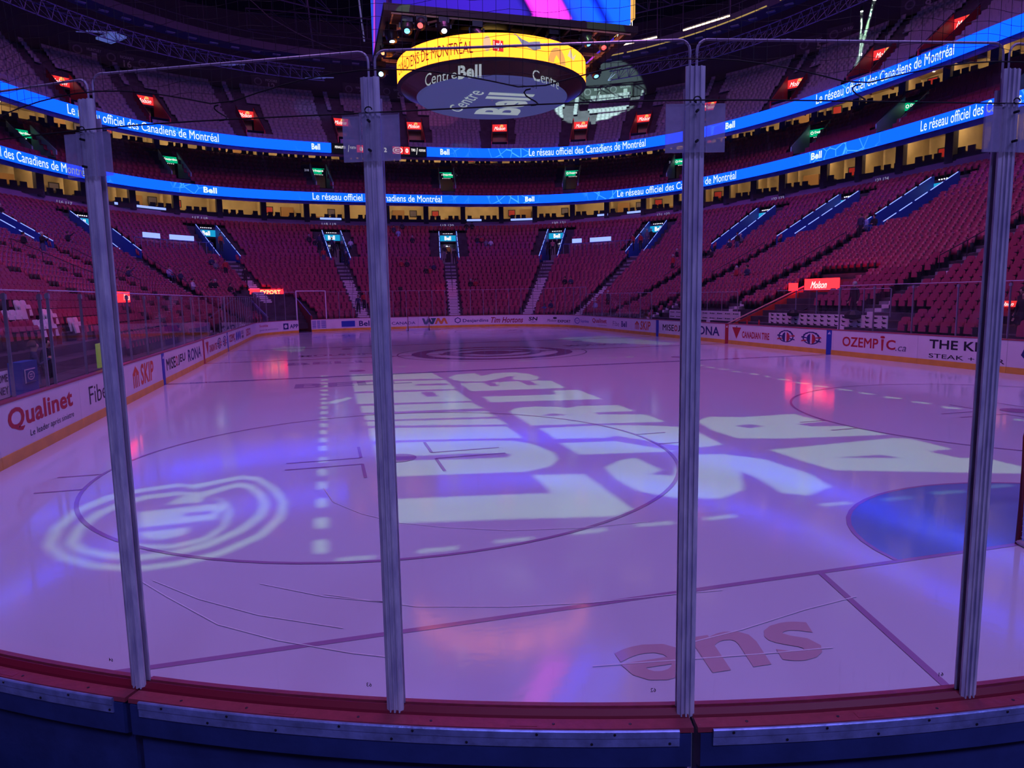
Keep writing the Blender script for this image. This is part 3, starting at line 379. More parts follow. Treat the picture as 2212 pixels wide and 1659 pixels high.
def stripe(s0,s1,mat,z1=1.04,mark=None):
    mb=MB(); mb.strip([(*on(s0+(s1-s0)*k/3,-.003),.0) for k in range(4)],[(*on(s0+(s1-s0)*k/3,-.003),z1) for k in range(4)])
    mb.v=[(v[0]+0,v[1],v[2]) for v in mb.v]
    o=MB(); F=[FR(s0),FR(s1)]; o.sweep([(-.015,.0),(-.015,1.04),(.0,1.04),(.0,.0)],F); o.build('line_stripe',mat,host((s0+s1)/2))
    if mark: adpoly([[(.1,0),(.4,0),(.55,.5),(.35,.62)],[(.45,0),(.72,0),(.6,.8),(.48,.55)],[(.75,0),(1,0),(.75,1),(.62,.9)]],s0+.05,s1-.05,.86,.98,KWHT,off=-.017)
# left boards
ad('Qualinet',20.42,23.45,.50,.93,KRED,.028); ad('Le leader après sinistre',21.25,23.45,.30,.45,KBLK,.0); ad('Fibe',24.5,25.75,.42,.82,KBLK,-.005)
ad('Bell',25.85,26.7,.42,.82,KNAV,.03); skip(28.15,30.5,.33,.93); stripe(31.65,31.97,KBLU,mark=1)
ad('MISE',32.3,33.7,.42,.80,KBLK,.022); ad('O',33.75,34.1,.42,.80,KRED,.03); ad('JEU',34.15,35.5,.42,.80,KBLK,.022); ad('RONA',36.05,38.9,.38,.86,KNAV,.022); stripe(39.45,39.75,KRED)
def ctire(s0,s1,r=0):
    adpoly([[(.0,1),(1,1),(.5,0)]],s0,s0+.8,.30,.90,KRED); adpoly([[(.5,0),(.35,.7),(.65,.7)]],s0+.2,s0+.6,.86,1.0,KTEAL); ad('CANADIAN TIRE',s0+.9,s1,.38,.72,KRED,.03)
ctire(40.2,43.4); roundel(43.5,45.0,.30,.95); roundel(45.4,46.9,.30,.95); stripe(47.1,47.4,KBLU,mark=1)
ad('OZEMPIC',47.9,50.4,.45,.85,KRED,.02); ad('.ca',50.0,50.58,.35,.55,KGRY,0,.2)
for k in range(3): adpoly([circ(.5,.5,.5,18)],50.9+k*.85,51.6+k*.85,.36,.90,KBLU,nm='three blue discs' if k==0 else None)
ad('BROSSARD',53.6,54.9,.62,.86,KGRY,.01); ad('AUTOMOBILES',53.6,54.9,.38,.55,KGRY,.01); ad('DESCO',56.4,59.2,.36,.86,KRED,.03)
ad('Scotia',63.7,65.3,.68,.88,KRED,.02); ad('gestion de patrimoine',63.7,66.7,.34,.52,KGRY,0)
adpoly([R4(0,0,1,1),circ(.5,.5,.3,16)],67.35,67.95,.34,.84,KNAV); ad('APP',68.1,69.0,.40,.74,KNAV,.03)
# far gate panel and far end
mb=MB()
for k,(a,b) in enumerate(((0,.3),(.36,.60),(.66,1.0))):
    for r in range(8): 
        if k==2 and r>4: mb2=0
        s0=70.4+1.3*a; s1=70.4+1.3*b; z=.30+r*.085; mb.poly((*on(s0),z),(*on(s1),z),(*on(s1),z+.045),(*on(s0),z+.045))
mb.build('printed_emblem',KBLU,host(71)); ADS.setdefault(host(71).parent.name,[]).append('blue striped letters')
adpoly([R4(0,0,1,1)],73.1,74.3,.32,.84,KBLU); ad('SG',73.45,73.95,.46,.70,KWHT,.02); 
for o in []: pass
ad('Bell',74.65,75.75,.34,.82,KNAV,.022); ad('AIR CANADA',76.6,79.7,.38,.64,KNAV,.01)
adpoly([[(0,1),(.16,1),(.27,.35),(.4,1),(.56,1),(.68,.35),(.72,.55),(.62,1),(1,1),(1,.95),(.8,0),(.6,0),(.5,.5),(.36,0),(.16,0)]],80.3,81.6,.34,.90,KTEAL); adpoly([[(0,0),(.2,1),(.36,1),(.5,.45),(.64,1),(.8,1),(1,0),(.84,0),(.72,.6),(.58,0),(.42,0),(.28,.6),(.16,0)]],81.45,82.7,.34,.90,KGRN)
hexo=[(.5+.5*math.sin(PI*k/3),.5+.5*math.cos(PI*k/3)) for k in range(6)]; hexi=[(.5+.36*math.sin(PI*k/3),.5+.36*math.cos(PI*k/3)) for k in range(6)]
adpoly([hexo,hexi],83.3,83.95,.36,.92,KNAV); ad('Desjardins',84.1,86.5,.36,.74,KNAV,.015); ad('Tim Hortons',86.75,89.85,.34,.86,KMAR,.02,.35); ad('SN',90.4,91.35,.52,.86,KBLK,.03,.1); adpoly([[(0,.8),(.5,.4),(1,.8),(.5,0)]],90.4,91.35,.36,.47,KBLK)
ad('Molson',92.4,93.55,.44,.68,KBLK,.005,.4); ad('EXPORT',93.7,95.5,.38,.62,KBLK,.03); adpoly([circ(.5,.5,.5,18,.5)],93.1,93.6,.68,.86,KBLK)
adpoly([circ(.5,.5,.5,24),circ(.5,.5,.38,24)],96.2,97.25,.34,.86,KBLU); ad('Lay',96.5,96.95,.5,.7,KBLU,.01); ad('Suprême',97.45,99.3,.42,.72,KBLU,.01)
ad('Qualinet',100.1,103.0,.50,.90,KRED,.028); ad('Le leader après sinistre',101.2,103.0,.33,.43,KBLK,0); ad('Fibe',104.2,105.3,.42,.78,KGRY,-.005); ad('Bell',105.7,106.65,.40,.82,KNAV,.03); skip(108.0,110.35,.32,.92)
stripe(111.15,111.5,KBLU)
ad('MISE',112.05,113.5,.42,.80,KBLK,.022); ad('O',113.55,113.95,.42,.80,KRED,.03); ad('JEU',114.0,115.4,.42,.80,KBLK,.022); ad('RONA',115.75,118.6,.36,.86,KNAV,.022); stripe(119.15,119.45,KRED,mark=1)
ctire(119.8,122.95); roundel(123.55,124.85,.30,.97); roundel(125.25,126.6,.30,.97); stripe(126.9,127.2,KBLU,mark=1)
ad('OZEMP',127.85,129.75,.42,.80,KRED,.025); ad('C',130.15,130.6,.42,.80,KRED,.025); adpoly([[(.2,0),(.8,0),(1,1),(0,1)]],129.9,130.03,.36,.80,KRED); adpoly([circ(.5,.5,.5)],129.85,130.08,.83,.93,KRED); ad('.ca',130.6,131.1,.40,.58,KGRY,0,.25)
ad('THE KEG',132.1,134.6,.60,.92,KBLK,.022); ad('STEAK + BAR',132.1,134.95,.27,.42,KBLK,.005)
adpoly([[(.2,.2),(0,.5),(.1,.85),(.3,1),(.35,.8),(.5,1),(.65,.8),(.7,1),(.9,.85),(1,.5),(.8,.2),(.5,0)],circ(.5,.42,.22)],135.45,136.5,.28,.93,KNAV,nm='blue crest')
ORD='first second third fourth fifth sixth seventh eighth ninth tenth eleventh twelfth thirteenth fourteenth fifteenth sixteenth seventeenth'.split()
cnt={}
for a,b,t in PAN:
    ws=ADS.get(t.name); sd=t['side']; del t['side']; k=cnt.get(sd,0); cnt[sd]=k+1
    w=[]
    for q in ws or []:
        if q not in w: w.append(q)
    w=w[:2]; ds=' with '+' and '.join(w) if w else ' without print'
    ds=ds.replace(' lettering and',' and') if len(w)==2 and w[1].endswith('lettering') else ds
    t['label']=('white %s rink board'%sd+ds+', '+ORD[k]+' going clockwise')
# ---------------------------------------------------------------- near boards seen from behind
RN=8.534
def NF(a):  # a = angle in degrees about the corner centre
    c,s=math.cos(math.radians(a)),math.sin(math.radians(a)); return lambda o,z:(-4.42+c*(RN+o),RN+s*(RN+o),z)
def nfr(a0,a1,st=1.0):
    n=max(2,int(abs(a1-a0)/st)+1); return [NF(a0+(a1-a0)*i/(n-1)) for i in range(n)]
joints=[(-149.4,-134.1),(-134.0,-118.87),(-118.77,-104.35),(-104.25,-90.0)]
DESC=['curved board section at the far left edge, beside the first glass post','curved red topped board section left of the first glass post joint','middle curved board section between the two dark joints','curved board section right of the joint under the third glass post']
for k,(a0,a1) in enumerate(joints):
    c=NF((a0+a1)/2)(.05,0); t=thing('near_board_section',DESC[k],'rink board',c,'curved board sections right before the camera')
    F=nfr(a0,a1)
    b=MB(); b.sweep([(0,.2),(0,1.09),(.03,1.09),(.03,.2)],F); b.build('facing',WHITE,t)
    b=MB(); b.sweep([(-.012,0),(-.012,.2),(.03,.2),(.03,0)],F); b.build('kickplate',YEL,t)
    b=MB(); b.sweep([(-.008,1.09),(-.004,1.118),(.028,1.124),(.030,1.095)],F); b.build('inner_curb',CAPRED,t)
    b=MB(); b.sweep([(.043,1.09),(.043,1.123),(.048,1.124),(.066,1.108),(.070,1.1),(.070,1.09)],F); b.build('outer_curb',CAPDK,t)
    b=MB(); b.sweep([(.026,1.085),(.026,1.095),(.050,1.095),(.050,1.085)],F); b.build('glass_channel',BLACK,t)
    b=MB(); b.sweep([(.066,1.085),(.0725,1.098),(.078,1.104),(.134,1.103),(.136,1.085)],F); lg=b.build('red_ledge',CAPRED,t)
    G=nfr(a0+.35,a1-.35)
    b=MB(); b.sweep([(.132,1.086),(.137,1.1),(.143,1.1),(.1465,1.096),(.1465,1.072),(.1435,1.070),(.1435,1.038),(.130,1.038)],G); rl=b.build('aluminium_rail',ALU,t)
    b=MB(); b.sweep([(.03,.2),(.03,1.08),(.138,1.08),(.138,.955),(.132,.95),(.09,.93),(.09,.2)],nfr(a0+.06,a1-.06)); b.build('navy_backing',NAVY,t)
    # screws and inspection plates on the ledge
    nS=6
    for j in range(nS):
        a=a0+(a1-a0)*(j+.5+.12*math.sin(j*3+k))/nS; fr=NF(a); x,y,z=fr(.108,1.1035)
        b=MB(); b.lathe([(.0052,0),(.0052,.0015),(.0022,.0022)],(x,y,z),10); b.build('ledge_screw',SCREWM,lg)
        for oz,ooff in ((1.088,.1465),(1.050,.1435)):
            x,y,z=NF(a+(.9 if oz<1.07 else -.4))(ooff,oz); n=Vector((x+4.42,y-RN,0)).normalized()
            b=MB(); b.lathe([(.0052,0),(.0048,.0022),(.002,.003)],(x,y,z),8,n); b.build('rail_bolt',SCREWM,rl)
    for j in (0,1):
        a=a0+(a1-a0)*(.3+.42*j); e=.33
        b=MB(); b.sweep([(.092,1.1034),(.092,1.1046),(.124,1.1046),(.124,1.1034)],nfr(a-e,a+e,.3)); b.build('access_plate',CAPRED,lg)
# dark concourse wall below and the floor the camera stands on
mb=MB(); F=nfr(-155,-85); mb.sweep([(.16,0),(.16,.62),(.2,.64),(.2,0)],F); S('wall_near',mb,DKNAVY)
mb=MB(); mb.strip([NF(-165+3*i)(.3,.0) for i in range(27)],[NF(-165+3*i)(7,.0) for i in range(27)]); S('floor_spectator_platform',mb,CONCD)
# ---------------------------------------------------------------- glass: panes and posts
def pane(o_name,p0,p1,z0,z1,th,nrm,label,group,edge=True,rad=0):
    p0,p1=Vector(p0),Vector(p1); n=Vector(nrm)*th; d=(p1-p0); L=d.length; d=d/L
    t=thing('rink_glass',label,'rink glass',((p0+p1)/2)[:2]+(z0,),group)
    if rad:
        out=[p0+Vector((0,0,z0)),p1+Vector((0,0,z0))]+[p1+Vector((0,0,z1-rad))+(-d*rad)*(1-math.cos(q))+Vector((0,0,rad*math.sin(q))) for q in (0,.4,.8,1.2,PI/2)]+[p0+Vector((0,0,z1-rad))+(d*rad)*(1-math.cos(q))+Vector((0,0,rad*math.sin(q))) for q in (PI/2,1.2,.8,.4,0)]
    else: out=[p0+Vector((0,0,z0)),p1+Vector((0,0,z0)),p1+Vector((0,0,z1)),p0+Vector((0,0,z1))]
    b=MB(); b.prism(out,n); b.build('sheet',GLASS,t)
    if edge:
        b=MB(); e=out[1:]+[out[0]] ; q=.0045 if rad else .012
        pts=[x+n/2 for x in (out[2:] if not rad else [out[1]+Vector((0,0,(z1-z0)*.86))]+out[2:]+[out[0]+Vector((0,0,(z1-z0)*.86))])]
        b.tube(pts,q,4); b.build('polished_edge',GLASSE,t)
    return t
PA=[-134.0,-126.5,-118.88,-111.62,-104.42,-97.08,-89.7]
names=['glass pane left of the first post, at the left edge','tall glass pane between the first and second posts','tall glass pane in the middle between second and third posts','tall glass pane between the third and fourth posts','glass pane right of the fourth post at the right edge']
for k in range(1,len(PA)-1+0):
    pass
for k,(a0,a1) in enumerate(zip(PA[:-1],PA[1:])):
    g=.0018*180/PI; A=NF(a0+.08)(.038,0); B=NF(a1-.08)(.038,0); n=Vector((A[0]+B[0]+8.84,A[1]+B[1]-2*RN,0)).normalized()
    pane('x',A,B,1.096,3.475 if k not in (1,) else 3.462,.0127,n*-1,['glass pane far left outside the first post','glass pane left of the first post, at the left edge','tall glass pane between the first and second posts','tall glass pane in the middle between second and third posts','tall glass pane between the third and fourth posts','glass pane right of the fourth post at the right edge'][k],'tall clear glass panes before the camera',True,.035)
PDESC=['first ridged clear post, standing at the left over the board joint','second ridged clear post, left of the middle of the view','third ridged clear post, over the dark board joint','fourth ridged clear post, near the right edge']
for k,a in enumerate(PA[1:-1]):
    fr=NF(a); c=fr(.052,1.103); t=thing('glass_post',PDESC[k-1] if k>0 else 'ridged clear post outside the left edge of the view','post',c,'ridged clear posts holding the near glass')
    th=math.radians(a); rad=Vector((math.cos(th),math.sin(th),0)); tan=Vector((-math.sin(th),math.cos(th),0)); O=Vector((-4.42,RN,0))+rad*(RN+.058)
    prof=[(-.032,-.004),(-.032,.004),(-.021,.008),(-.019,.012),(-.015,.012),(-.013,.006),(-.004,.005),(-.003,.013),(.003,.013),(.004,.005),(.013,.006),(.015,.012),(.019,.012),(.021,.008),(.032,.004),(.032,-.004)]
    b=MB(); b.prism([O+tan*x+rad*y+Vector((0,0,1.103)) for x,y in prof],(0,0,3.382-1.103)); b.build('extrusion',POST,t)
    b=MB(); O2=Vector((-4.42,RN,0))+rad*(RN+.028); b.prism([O2+tan*x+rad*y+Vector((0,0,1.12)) for x,y in ((-.03,-.003),(-.03,.003),(.03,.003),(.03,-.003))],(0,0,2.2)); b.build('inner_strip',POST,t)
    b=MB(); O3=O+rad*.016
    for s in (-1,1):
        b=MB(); w0,w1=(.036,.098); x0,x1=(w0,w1) if s>0 else (-w1,-w0)
        b.prism([O3-rad*.012+tan*x0+Vector((0,0,3.108)),O3-rad*.012+tan*x1+Vector((0,0,3.108)),O3-rad*.012+tan*x1+Vector((0,0,3.262)),O3-rad*.012+tan*x0+Vector((0,0,3.262))],rad*.008); b.build('frosted_wing',FROST,t)
    b=MB(); b.prism([O3+tan*x+Vector((0,0,3.106)) for x in (-.036,.036)]+[O3+tan*x+Vector((0,0,3.264)) for x in (.036,-.036)],rad*.006); spl=b.build('splice_plate',FROST2,t)
    for z in (3.14,3.235):
        b=MB(); b.tube([O3+rad*.006+Vector((0,0,z)),O3+rad*.024+Vector((0,0,z))],.0045,8); b.build('bolt',BLACK,spl)
    b=MB(); b.tube([O+Vector((0,0,3.27))+rad*.03+tan*.012*math.cos(q)+Vector((0,0,.010*math.sin(q))) for q in [i*.5 for i in range(10)]],.0022,5); b.build('net_hook',BLACK,t)
    
NUM={'-119.2':'64','-111.62':'63','-104.42':'62','-96.9':'61'}
for a,n in ((-119.9,'64'),(-112.3,'63'),(-105.1,'62'),(-97.6,'61')):
    mb=MB(); fr=NF(a); th=math.radians(a); tan=Vector((-math.sin(th),math.cos(th),0))
    # printed on the ice side, so it reads mirrored from here
    put_text(mb,n,lambda u,v:tuple(Vector(fr(.0245,1.175))-tan*(.02*u)*-1*-1+Vector((0,0,.016*v))),.01); o=mb.build('pane_number',KBLK); tag(o,'small mirrored number %s printed low on the near glass, %s post'%(n,{'64':'left of the first','63':'left of the second','62':'left of the third','61':'left of the fourth'}[n]),'number')
# far and side glass
GZ={'side':2.60,'end':3.45}
def run(s0,s1,top,side,step=1.22):
    n=max(1,round((s1-s0)/step)); st=(s1-s0)/n
    for k in range(n):
        a,b=s0+k*st,s0+(k+1)*st; A=rink(a,.06); B=rink(b,.06); m=rink((a+b)/2)
        pane('x',(A[0],A[1],0),(B[0],B[1],0),1.075,top,.012,(m[2],m[3],0),'clear rink glass pane on top of the %s boards'%side,'rink glass panes of the '+side+' boards')
    for k in range(n+1):
        a=s0+k*st; x,y,nx,ny=rink(a,.085); th=math.atan2(ny,nx)
        t=thing('glass_stanchion','slim metal post between glass panes on the %s boards'%side,'post',(x,y,1.08),'slim glass posts of the '+side+' boards')
        b=MB(); b.box(x,y,1.07,.05,.035,top-1.07-.05,th); b.build('upright',STEEL,t)
        b=MB(); b.box(x,y,top-.16,.07,.09,.09,th); b.build('top_bracket',STEEL,t)
run(13.4,22.5,2.92,'left',1.52); run(22.9,47.3,2.94,'left',1.83) ; run(47.7,63.0,3.0,'left'); run(63.0,68.95,3.4,'far left corner'); run(71.8,92.0,3.42,'far end'); run(92.0,98.5,3.42,'far right corner'); run(98.5,110.3,2.83,'right',1.7)
run(127.5,146,2.9,'right',1.9)
# raised frame of the open gate
t=thing('gate_frame','tall white metal frame round the open rink gate in the far left corner','gate frame',rink(70.4)[:2]+(1.08,))
A=Vector((*rink(69.0,.06)[:2],0)); B=Vector((*rink(71.8,.06)[:2],0)); 
for n_,pts in (('upright',[A+Vector((0,0,1.05)),A+Vector((0,0,3.5))]),('upright',[B+Vector((0,0,.1)),B+Vector((0,0,3.5))]),('header',[A+Vector((0,0,3.5)),B+Vector((0,0,3.5))])):
    b=MB(); b.tube(pts,.045,6); b.build(n_,P('white_metal',(.75,.72,.8),.4),t)
# ---------------------------------------------------------------- protective netting over the near glass
def zb(a):
    ks=PA; 
    for a0,a1 in zip(ks,ks[1:]):
        if a0<=a<=a1:
            u=(a-a0)/(a1-a0); u=u if u<.5 else 1-u
            return 3.322+.085*math.cos(PI*u)
    return 3.33
b=MB(); st=.0405/(RN+.09)*180/PI; a=-133.5; cols=0
def wob(a,z): return .05+.006*math.sin(a*1.7+z*3)+.005*math.sin(z*9+a)
while a<-90:
    z0=zb(a); n=9; z1=4.25
    b.tube([NF(a+.05*math.sin(3.1*(z0+(z1-z0)*i/n)+a*2.3))(wob(a,z0+(z1-z0)*i/n),z0+(z1-z0)*i/n) for i in range(n+1)],.00085,3,caps=False); a+=st
z=3.33
while z<4.25:
    run_=[]
    a=-133.5
    while a<-90:
        zz=z+.006*math.sin(a*4.1)+.004*math.sin(a*1.3+z*7)
        if zz>=zb(a)-.002: run_.append(NF(a)(wob(a,zz),zz))
        else:
            if len(run_)>1: b.tube(run_,.00085,3,caps=False)
            run_=[]
        a+=st
    if len(run_)>1: b.tube(run_,.00085,3,caps=False)
    z+=.0405
tag(b.build('safety_net',BLACK),'black square mesh safety netting hanging above the near glass','netting')
b=MB(); b.tube([NF(-133.5+.6*i)(.055,zb(-133.5+.6*i)) for i in range(72)],.0024,5); tag(b.build('draped_rope',BLACK),'black rope draped in arcs along the lower edge of the netting','rope')
b=MB(); b.tube([NF(-133.5+.8*i)(.075,3.268+.004*math.sin(i*.4)) for i in range(54)],.0026,5); tag(b.build('tight_rope',BLACK),'straight black rope stretched level across the four glass posts','rope')
for k,(a0,a1) in enumerate(zip(PA[:-1],PA[1:])):
    m=(a0+a1)/2; b=MB(); b.tube([NF(m+.15*math.sin(q))(.06+.01*math.cos(q),3.268+.052*(1-math.cos(q/2))/2*1.0) for q in [i*PI/4 for i in range(9)]],.0026,5)
    tag(b.build('rope_tie',BLACK),'short black tie joining the two net ropes '+['outside the first pane','left of the first post','between first and second posts','in the middle pane','between third and fourth posts','right of the fourth post'][k],'rope')
# ---------------------------------------------------------------- goals
NETM=P('net_twine',(.75,.75,.85),.7); POSTRED=P('goal_red',(.22,.004,.01),.3); PAD=P('goal_pad',(.7,.7,.8),.6)
def goal(y,sg,label):
    t=thing('hockey_net',label,'hockey goal',(0,y,0)); r=.03
    b=MB(); pts=[(-.915,y,0),(-.915,y,1.14)]+[(-.915+.08*(1-math.cos(q)),y,1.14+.08*math.sin(q)) for q in (.5,1,PI/2)]
    pts+= [(-x,yy,z) for x,yy,z in pts[::-1]]; b.tube(pts,r,10); b.build('crossbar_and_posts',POSTRED,t,smooth=True)
    b=MB(); base=[(-.915,y,.03),(-1.05,y-sg*.45,.03),(-.7,y-sg*.95,.03),(0,y-sg*1.05,.03),(.7,y-sg*.95,.03),(1.05,y-sg*.45,.03),(.915,y,.03)]; b.tube(base,r,8); b.build('base_frame',PAD,t,smooth=True)
    b=MB(); top=[(-.86,y,1.2),(-.8,y-sg*.35,1.2),(0,y-sg*.5,1.2),(.8,y-sg*.35,1.2),(.86,y,1.2)]; b.tube(top,.018,8); b.build('top_frame',PAD,t,smooth=True)
    b=MB(); 
    def lerp(L,u):
        u=u*(len(L)-1); i=min(int(u),len(L)-2); return Vector(L[i]).lerp(Vector(L[i+1]),u-i)
    N=44
    for i in range(N+1): 
        A,B=lerp(base,i/N),lerp(top,i/N); b.tube([A,A.lerp(B,.5)-Vector((0,sg*.04,0)),B],.003,3,caps=False)
    for j in range(1,20):
        b.tube([lerp(base,i/N).lerp(lerp(top,i/N),j/20)-Vector((0,sg*.04*math.sin(PI*j/20),0)) for i in range(N+1)],.003,3,caps=False)
    b.build('twine_mesh',NETM,t)
    b=MB(); b.sweep([(-.02,0),(-.02,.12),(.02,.12),(.02,0)],[(lambda q:(lambda o,z:(q.x*(1-o*.3),q.y-sg*o,z)))(Vector(q)) for q in [base[k] for k in range(1,6)]]); b.build('skirt_pad',PAD,t)
goal(3.353,1,'hockey net with dark red posts at the near goal line, right edge')
goal(57.607,-1,'hockey net standing before the far end boards')
# ---------------------------------------------------------------- seating bowl
LOWV=[9.9,22.8,35.4,52.2,67.0,82.3,97.9,113.6,128.9,144.6,157.2,170.1]; LOWV+=[-9.9,-22.8,189.9,202.8]
CLUBV=[20.5,32.7,50.9,65.4,82.1,98.4,115.3,130.4,147.0,4.0,160.0]
UPV=[15.6,25.0,35.9,47.2,55.8,64.1,74.9,86.3,95.7,107.0,117.9,126.4,136.5,146.5]
def arc_table(fn,f0,f1,n=700):
    F=np.linspace(f0,f1,n); X=np.array([fn(f)[:2] for f in F]); s=np.concatenate([[0],np.cumsum(np.hypot(*np.diff(X,axis=0).T))]); return F,X,s
ROWS={'low':26,'club':10,'up':19}
TMAX={'low':1.0,'club':1.0,'up':.78}
def row_t(tier,k): return k/ROWS[tier]*TMAX[tier]
GAPS={ # list of (angle, half width, t range) with no seats ; second list for pits cut in the terrace
 'low':[(v,.62,0,.64) for v in LOWV]+[(v,2.0,.63,.95) for v in LOWV],
 'club':[(v,1.75,.30,.84) for v in CLUBV]+[(v,.55,0,1) for v in CLUBV],
 'up':[(v,1.7,.10,.50) for v in UPV]+[(v,.55,.5,1) for v in UPV]+[(v+1.9,.5,0,1) for v in UPV]}
PIT={'low':(.63,.93,1.03,LOWV),'club':(.34,.80,1.0,CLUBV),'up':(.14,.43,1.0,UPV)}
def terrace(tier,f0,f1,mat,name,label):
    N=ROWS[tier]; pt0,pt1,pw,vs=PIT[tier]
    base=list(np.arange(f0,f1+.01,1.25))
    F0,X0,s0=arc_table(lambda f:bowl(tier,f,.7),f0,f1)
    cuts_=[]
    for v in vs:
        if f0<v<f1:
            sv=np.interp(v,F0,s0); a=np.interp(sv-pw,s0,F0); b=np.interp(sv+pw,s0,F0); cuts_.append((a,b)); base+=[a,b]
    base=sorted(base); mb=MB()
    for k in range(N):
        t0,t1=row_t(tier,k),row_t(tier,k+1); z=bowl(tier,0,t0)[2]; zp=bowl(tier,0,row_t(tier,k-1))[2] if k else z-.5
        for a,b in zip(base,base[1:]):
            m=(a+b)/2
            if pt0<=t0+.002 and t0<pt1 and any(c<m<d for c,d in cuts_): continue
            A=bowl(tier,a,t0)[:2];B=bowl(tier,b,t0)[:2];Cx=bowl(tier,b,t1)[:2];D=bowl(tier,a,t1)[:2]
            mb.poly((*A,z),(*B,z),(*Cx,z),(*D,z)); mb.poly((*A,zp),(*B,zp),(*B,z),(*A,z))
    o=mb.build(name,mat); o['kind']='structure'; o['label']=label; return o
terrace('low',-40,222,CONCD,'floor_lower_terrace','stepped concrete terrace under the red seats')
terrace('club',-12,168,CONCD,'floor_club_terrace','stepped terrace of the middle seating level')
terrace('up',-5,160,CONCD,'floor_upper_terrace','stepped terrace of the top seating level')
mb=MB(); 
for k in range(200): 
    a,b=360*k/200,360*(k+1)/200; A=rink(0)
    pa,pb=inner(a,.1),inner(b,.1); qa,qb=inner(a,3.5),inner(b,3.5); mb.poly((*pa,.02),(*pb,.02),(*qb,.02),(*qa,.02))
S('floor_rinkside_walkway',mb,CONCD)
# seat templates -------------------------------------------------------
def seat_parts():
    parts={}
    def panel(w,h,th,y0,z0,tilt,round_=.06):
        n=4; pts=[(-w/2*.86,0),(w/2*.86,0)]+[(w/2-round_*(1-math.cos(q)),h-round_+round_*math.sin(q)) for q in (0,PI/4,PI/2)]+[(-w/2+round_*(1-math.cos(q)),h-round_+round_*math.sin(q)) for q in (PI/2,PI/4,0)]
        c,s=math.cos(tilt),math.sin(tilt); return [Vector((x,y0+z*s,z0+z*c)) for x,z in pts],Vector((0,th*c,-th*s))
    b=MB(); p,o=panel(.45,.50,.04,.05,.36,.16,.10); b.prism(p,o); 
    p2,o2=panel(.37,.40,.015,.038,.40,.16,.09); b.prism(p2,o2); parts['backrest']=b
    b=MB(); p,o=panel(.42,.40,.05,-.10,.30,.20,.07); b.prism(p,o); parts['folded_seat']=b
    b=MB(); b.obox((.222,-.14,.0),(.03,0,0),(0,.2,0),(0,0,.52)); b.obox((.212,-.20,.52),(.05,0,0),(0,.27,0),(0,0,.03)); parts['armrest']=b
    return parts
SP=seat_parts()
def tmpl(parts): 
    V=[];Fc=[];Mi=[]
    for k,b in enumerate(parts): 
        o=len(V); V+=b.v; Fc+=[tuple(i+o for i in f) for f in b.f]; Mi+=[k]*len(b.f)
    return np.array(V,float),Fc,Mi
lo1=MB(); lo1.prism([Vector(q) for q in ((-.2,.05,.36),(.2,.05,.36),(.225,.12,.78),(.15,.13,.87),(-.15,.13,.87),(-.225,.12,.78))],(0,.04,0)); lo2=MB(); lo2.obox((-.2,-.09,.32),(.4,0,0),(0,.05,0),(0,.06,.36)); lo3=MB(); lo3.obox((.218,-.16,.1),(.03,0,0),(0,.22,0),(0,0,.42)); lo4=MB(); lo4.obox((-.225,.09,.80),(.05,0,0),(0,.04,0),(0,0,.03)); lo4.obox((.175,.09,.80),(.05,0,0),(0,.04,0),(0,0,.03))
LOW=tmpl([lo1,lo2,lo3,lo4])
sq1=MB(); sq1.prism([Vector(q) for q in ((-.24,.05,.40),(.24,.05,.40),(.24,.12,.84),(-.24,.12,.84))],(0,.04,0)); sq2=MB(); sq2.obox((-.23,-.16,.36),(.46,0,0),(0,.2,0),(0,0,.07))
SQ=tmpl([sq1,sq2])
def merged(name,T,places,mats,label,cat,group=None):
    V,Fc,Mi=T; n=len(places); nv=len(V)
    A=np.array(places); c,s=np.cos(A[:,3]),np.sin(A[:,3])
    X=A[:,0,None]+V[None,:,0]*c[:,None]-V[None,:,1]*s[:,None]; Y=A[:,1,None]+V[None,:,0]*s[:,None]+V[None,:,1]*c[:,None]; Z=A[:,2,None]+V[None,:,2]+0*X
    C_=A[:,:3].mean(0); W=np.stack([X-C_[0],Y-C_[1],Z-C_[2]],-1).reshape(-1,3)
    loops=np.concatenate([np.array(f) for f in Fc]); ls=np.array([len(f) for f in Fc]); nl=len(loops)
    me=bpy.data.meshes.new(name); me.vertices.add(n*nv); me.vertices.foreach_set('co',W.ravel())
    me.loops.add(n*nl); me.loops.foreach_set('vertex_index',(np.arange(n)[:,None]*nv+loops[None,:]).ravel())
    st=np.concatenate([[0],np.cumsum(ls)[:-1]]); me.polygons.add(n*len(ls)); me.polygons.foreach_set('loop_start',(np.arange(n)[:,None]*nl+st[None,:]).ravel())
    me.polygons.foreach_set('material_index',np.tile(np.array(Mi),n))
    for m in mats: me.materials.append(m)
    me.update(calc_edges=True); me.validate()
    o=bpy.data.objects.new(name,me); COL.objects.link(o); o.location=C_; o['kind']='stuff'; o['label']=label; o['category']=cat
    if group: o['group']=group
    return o
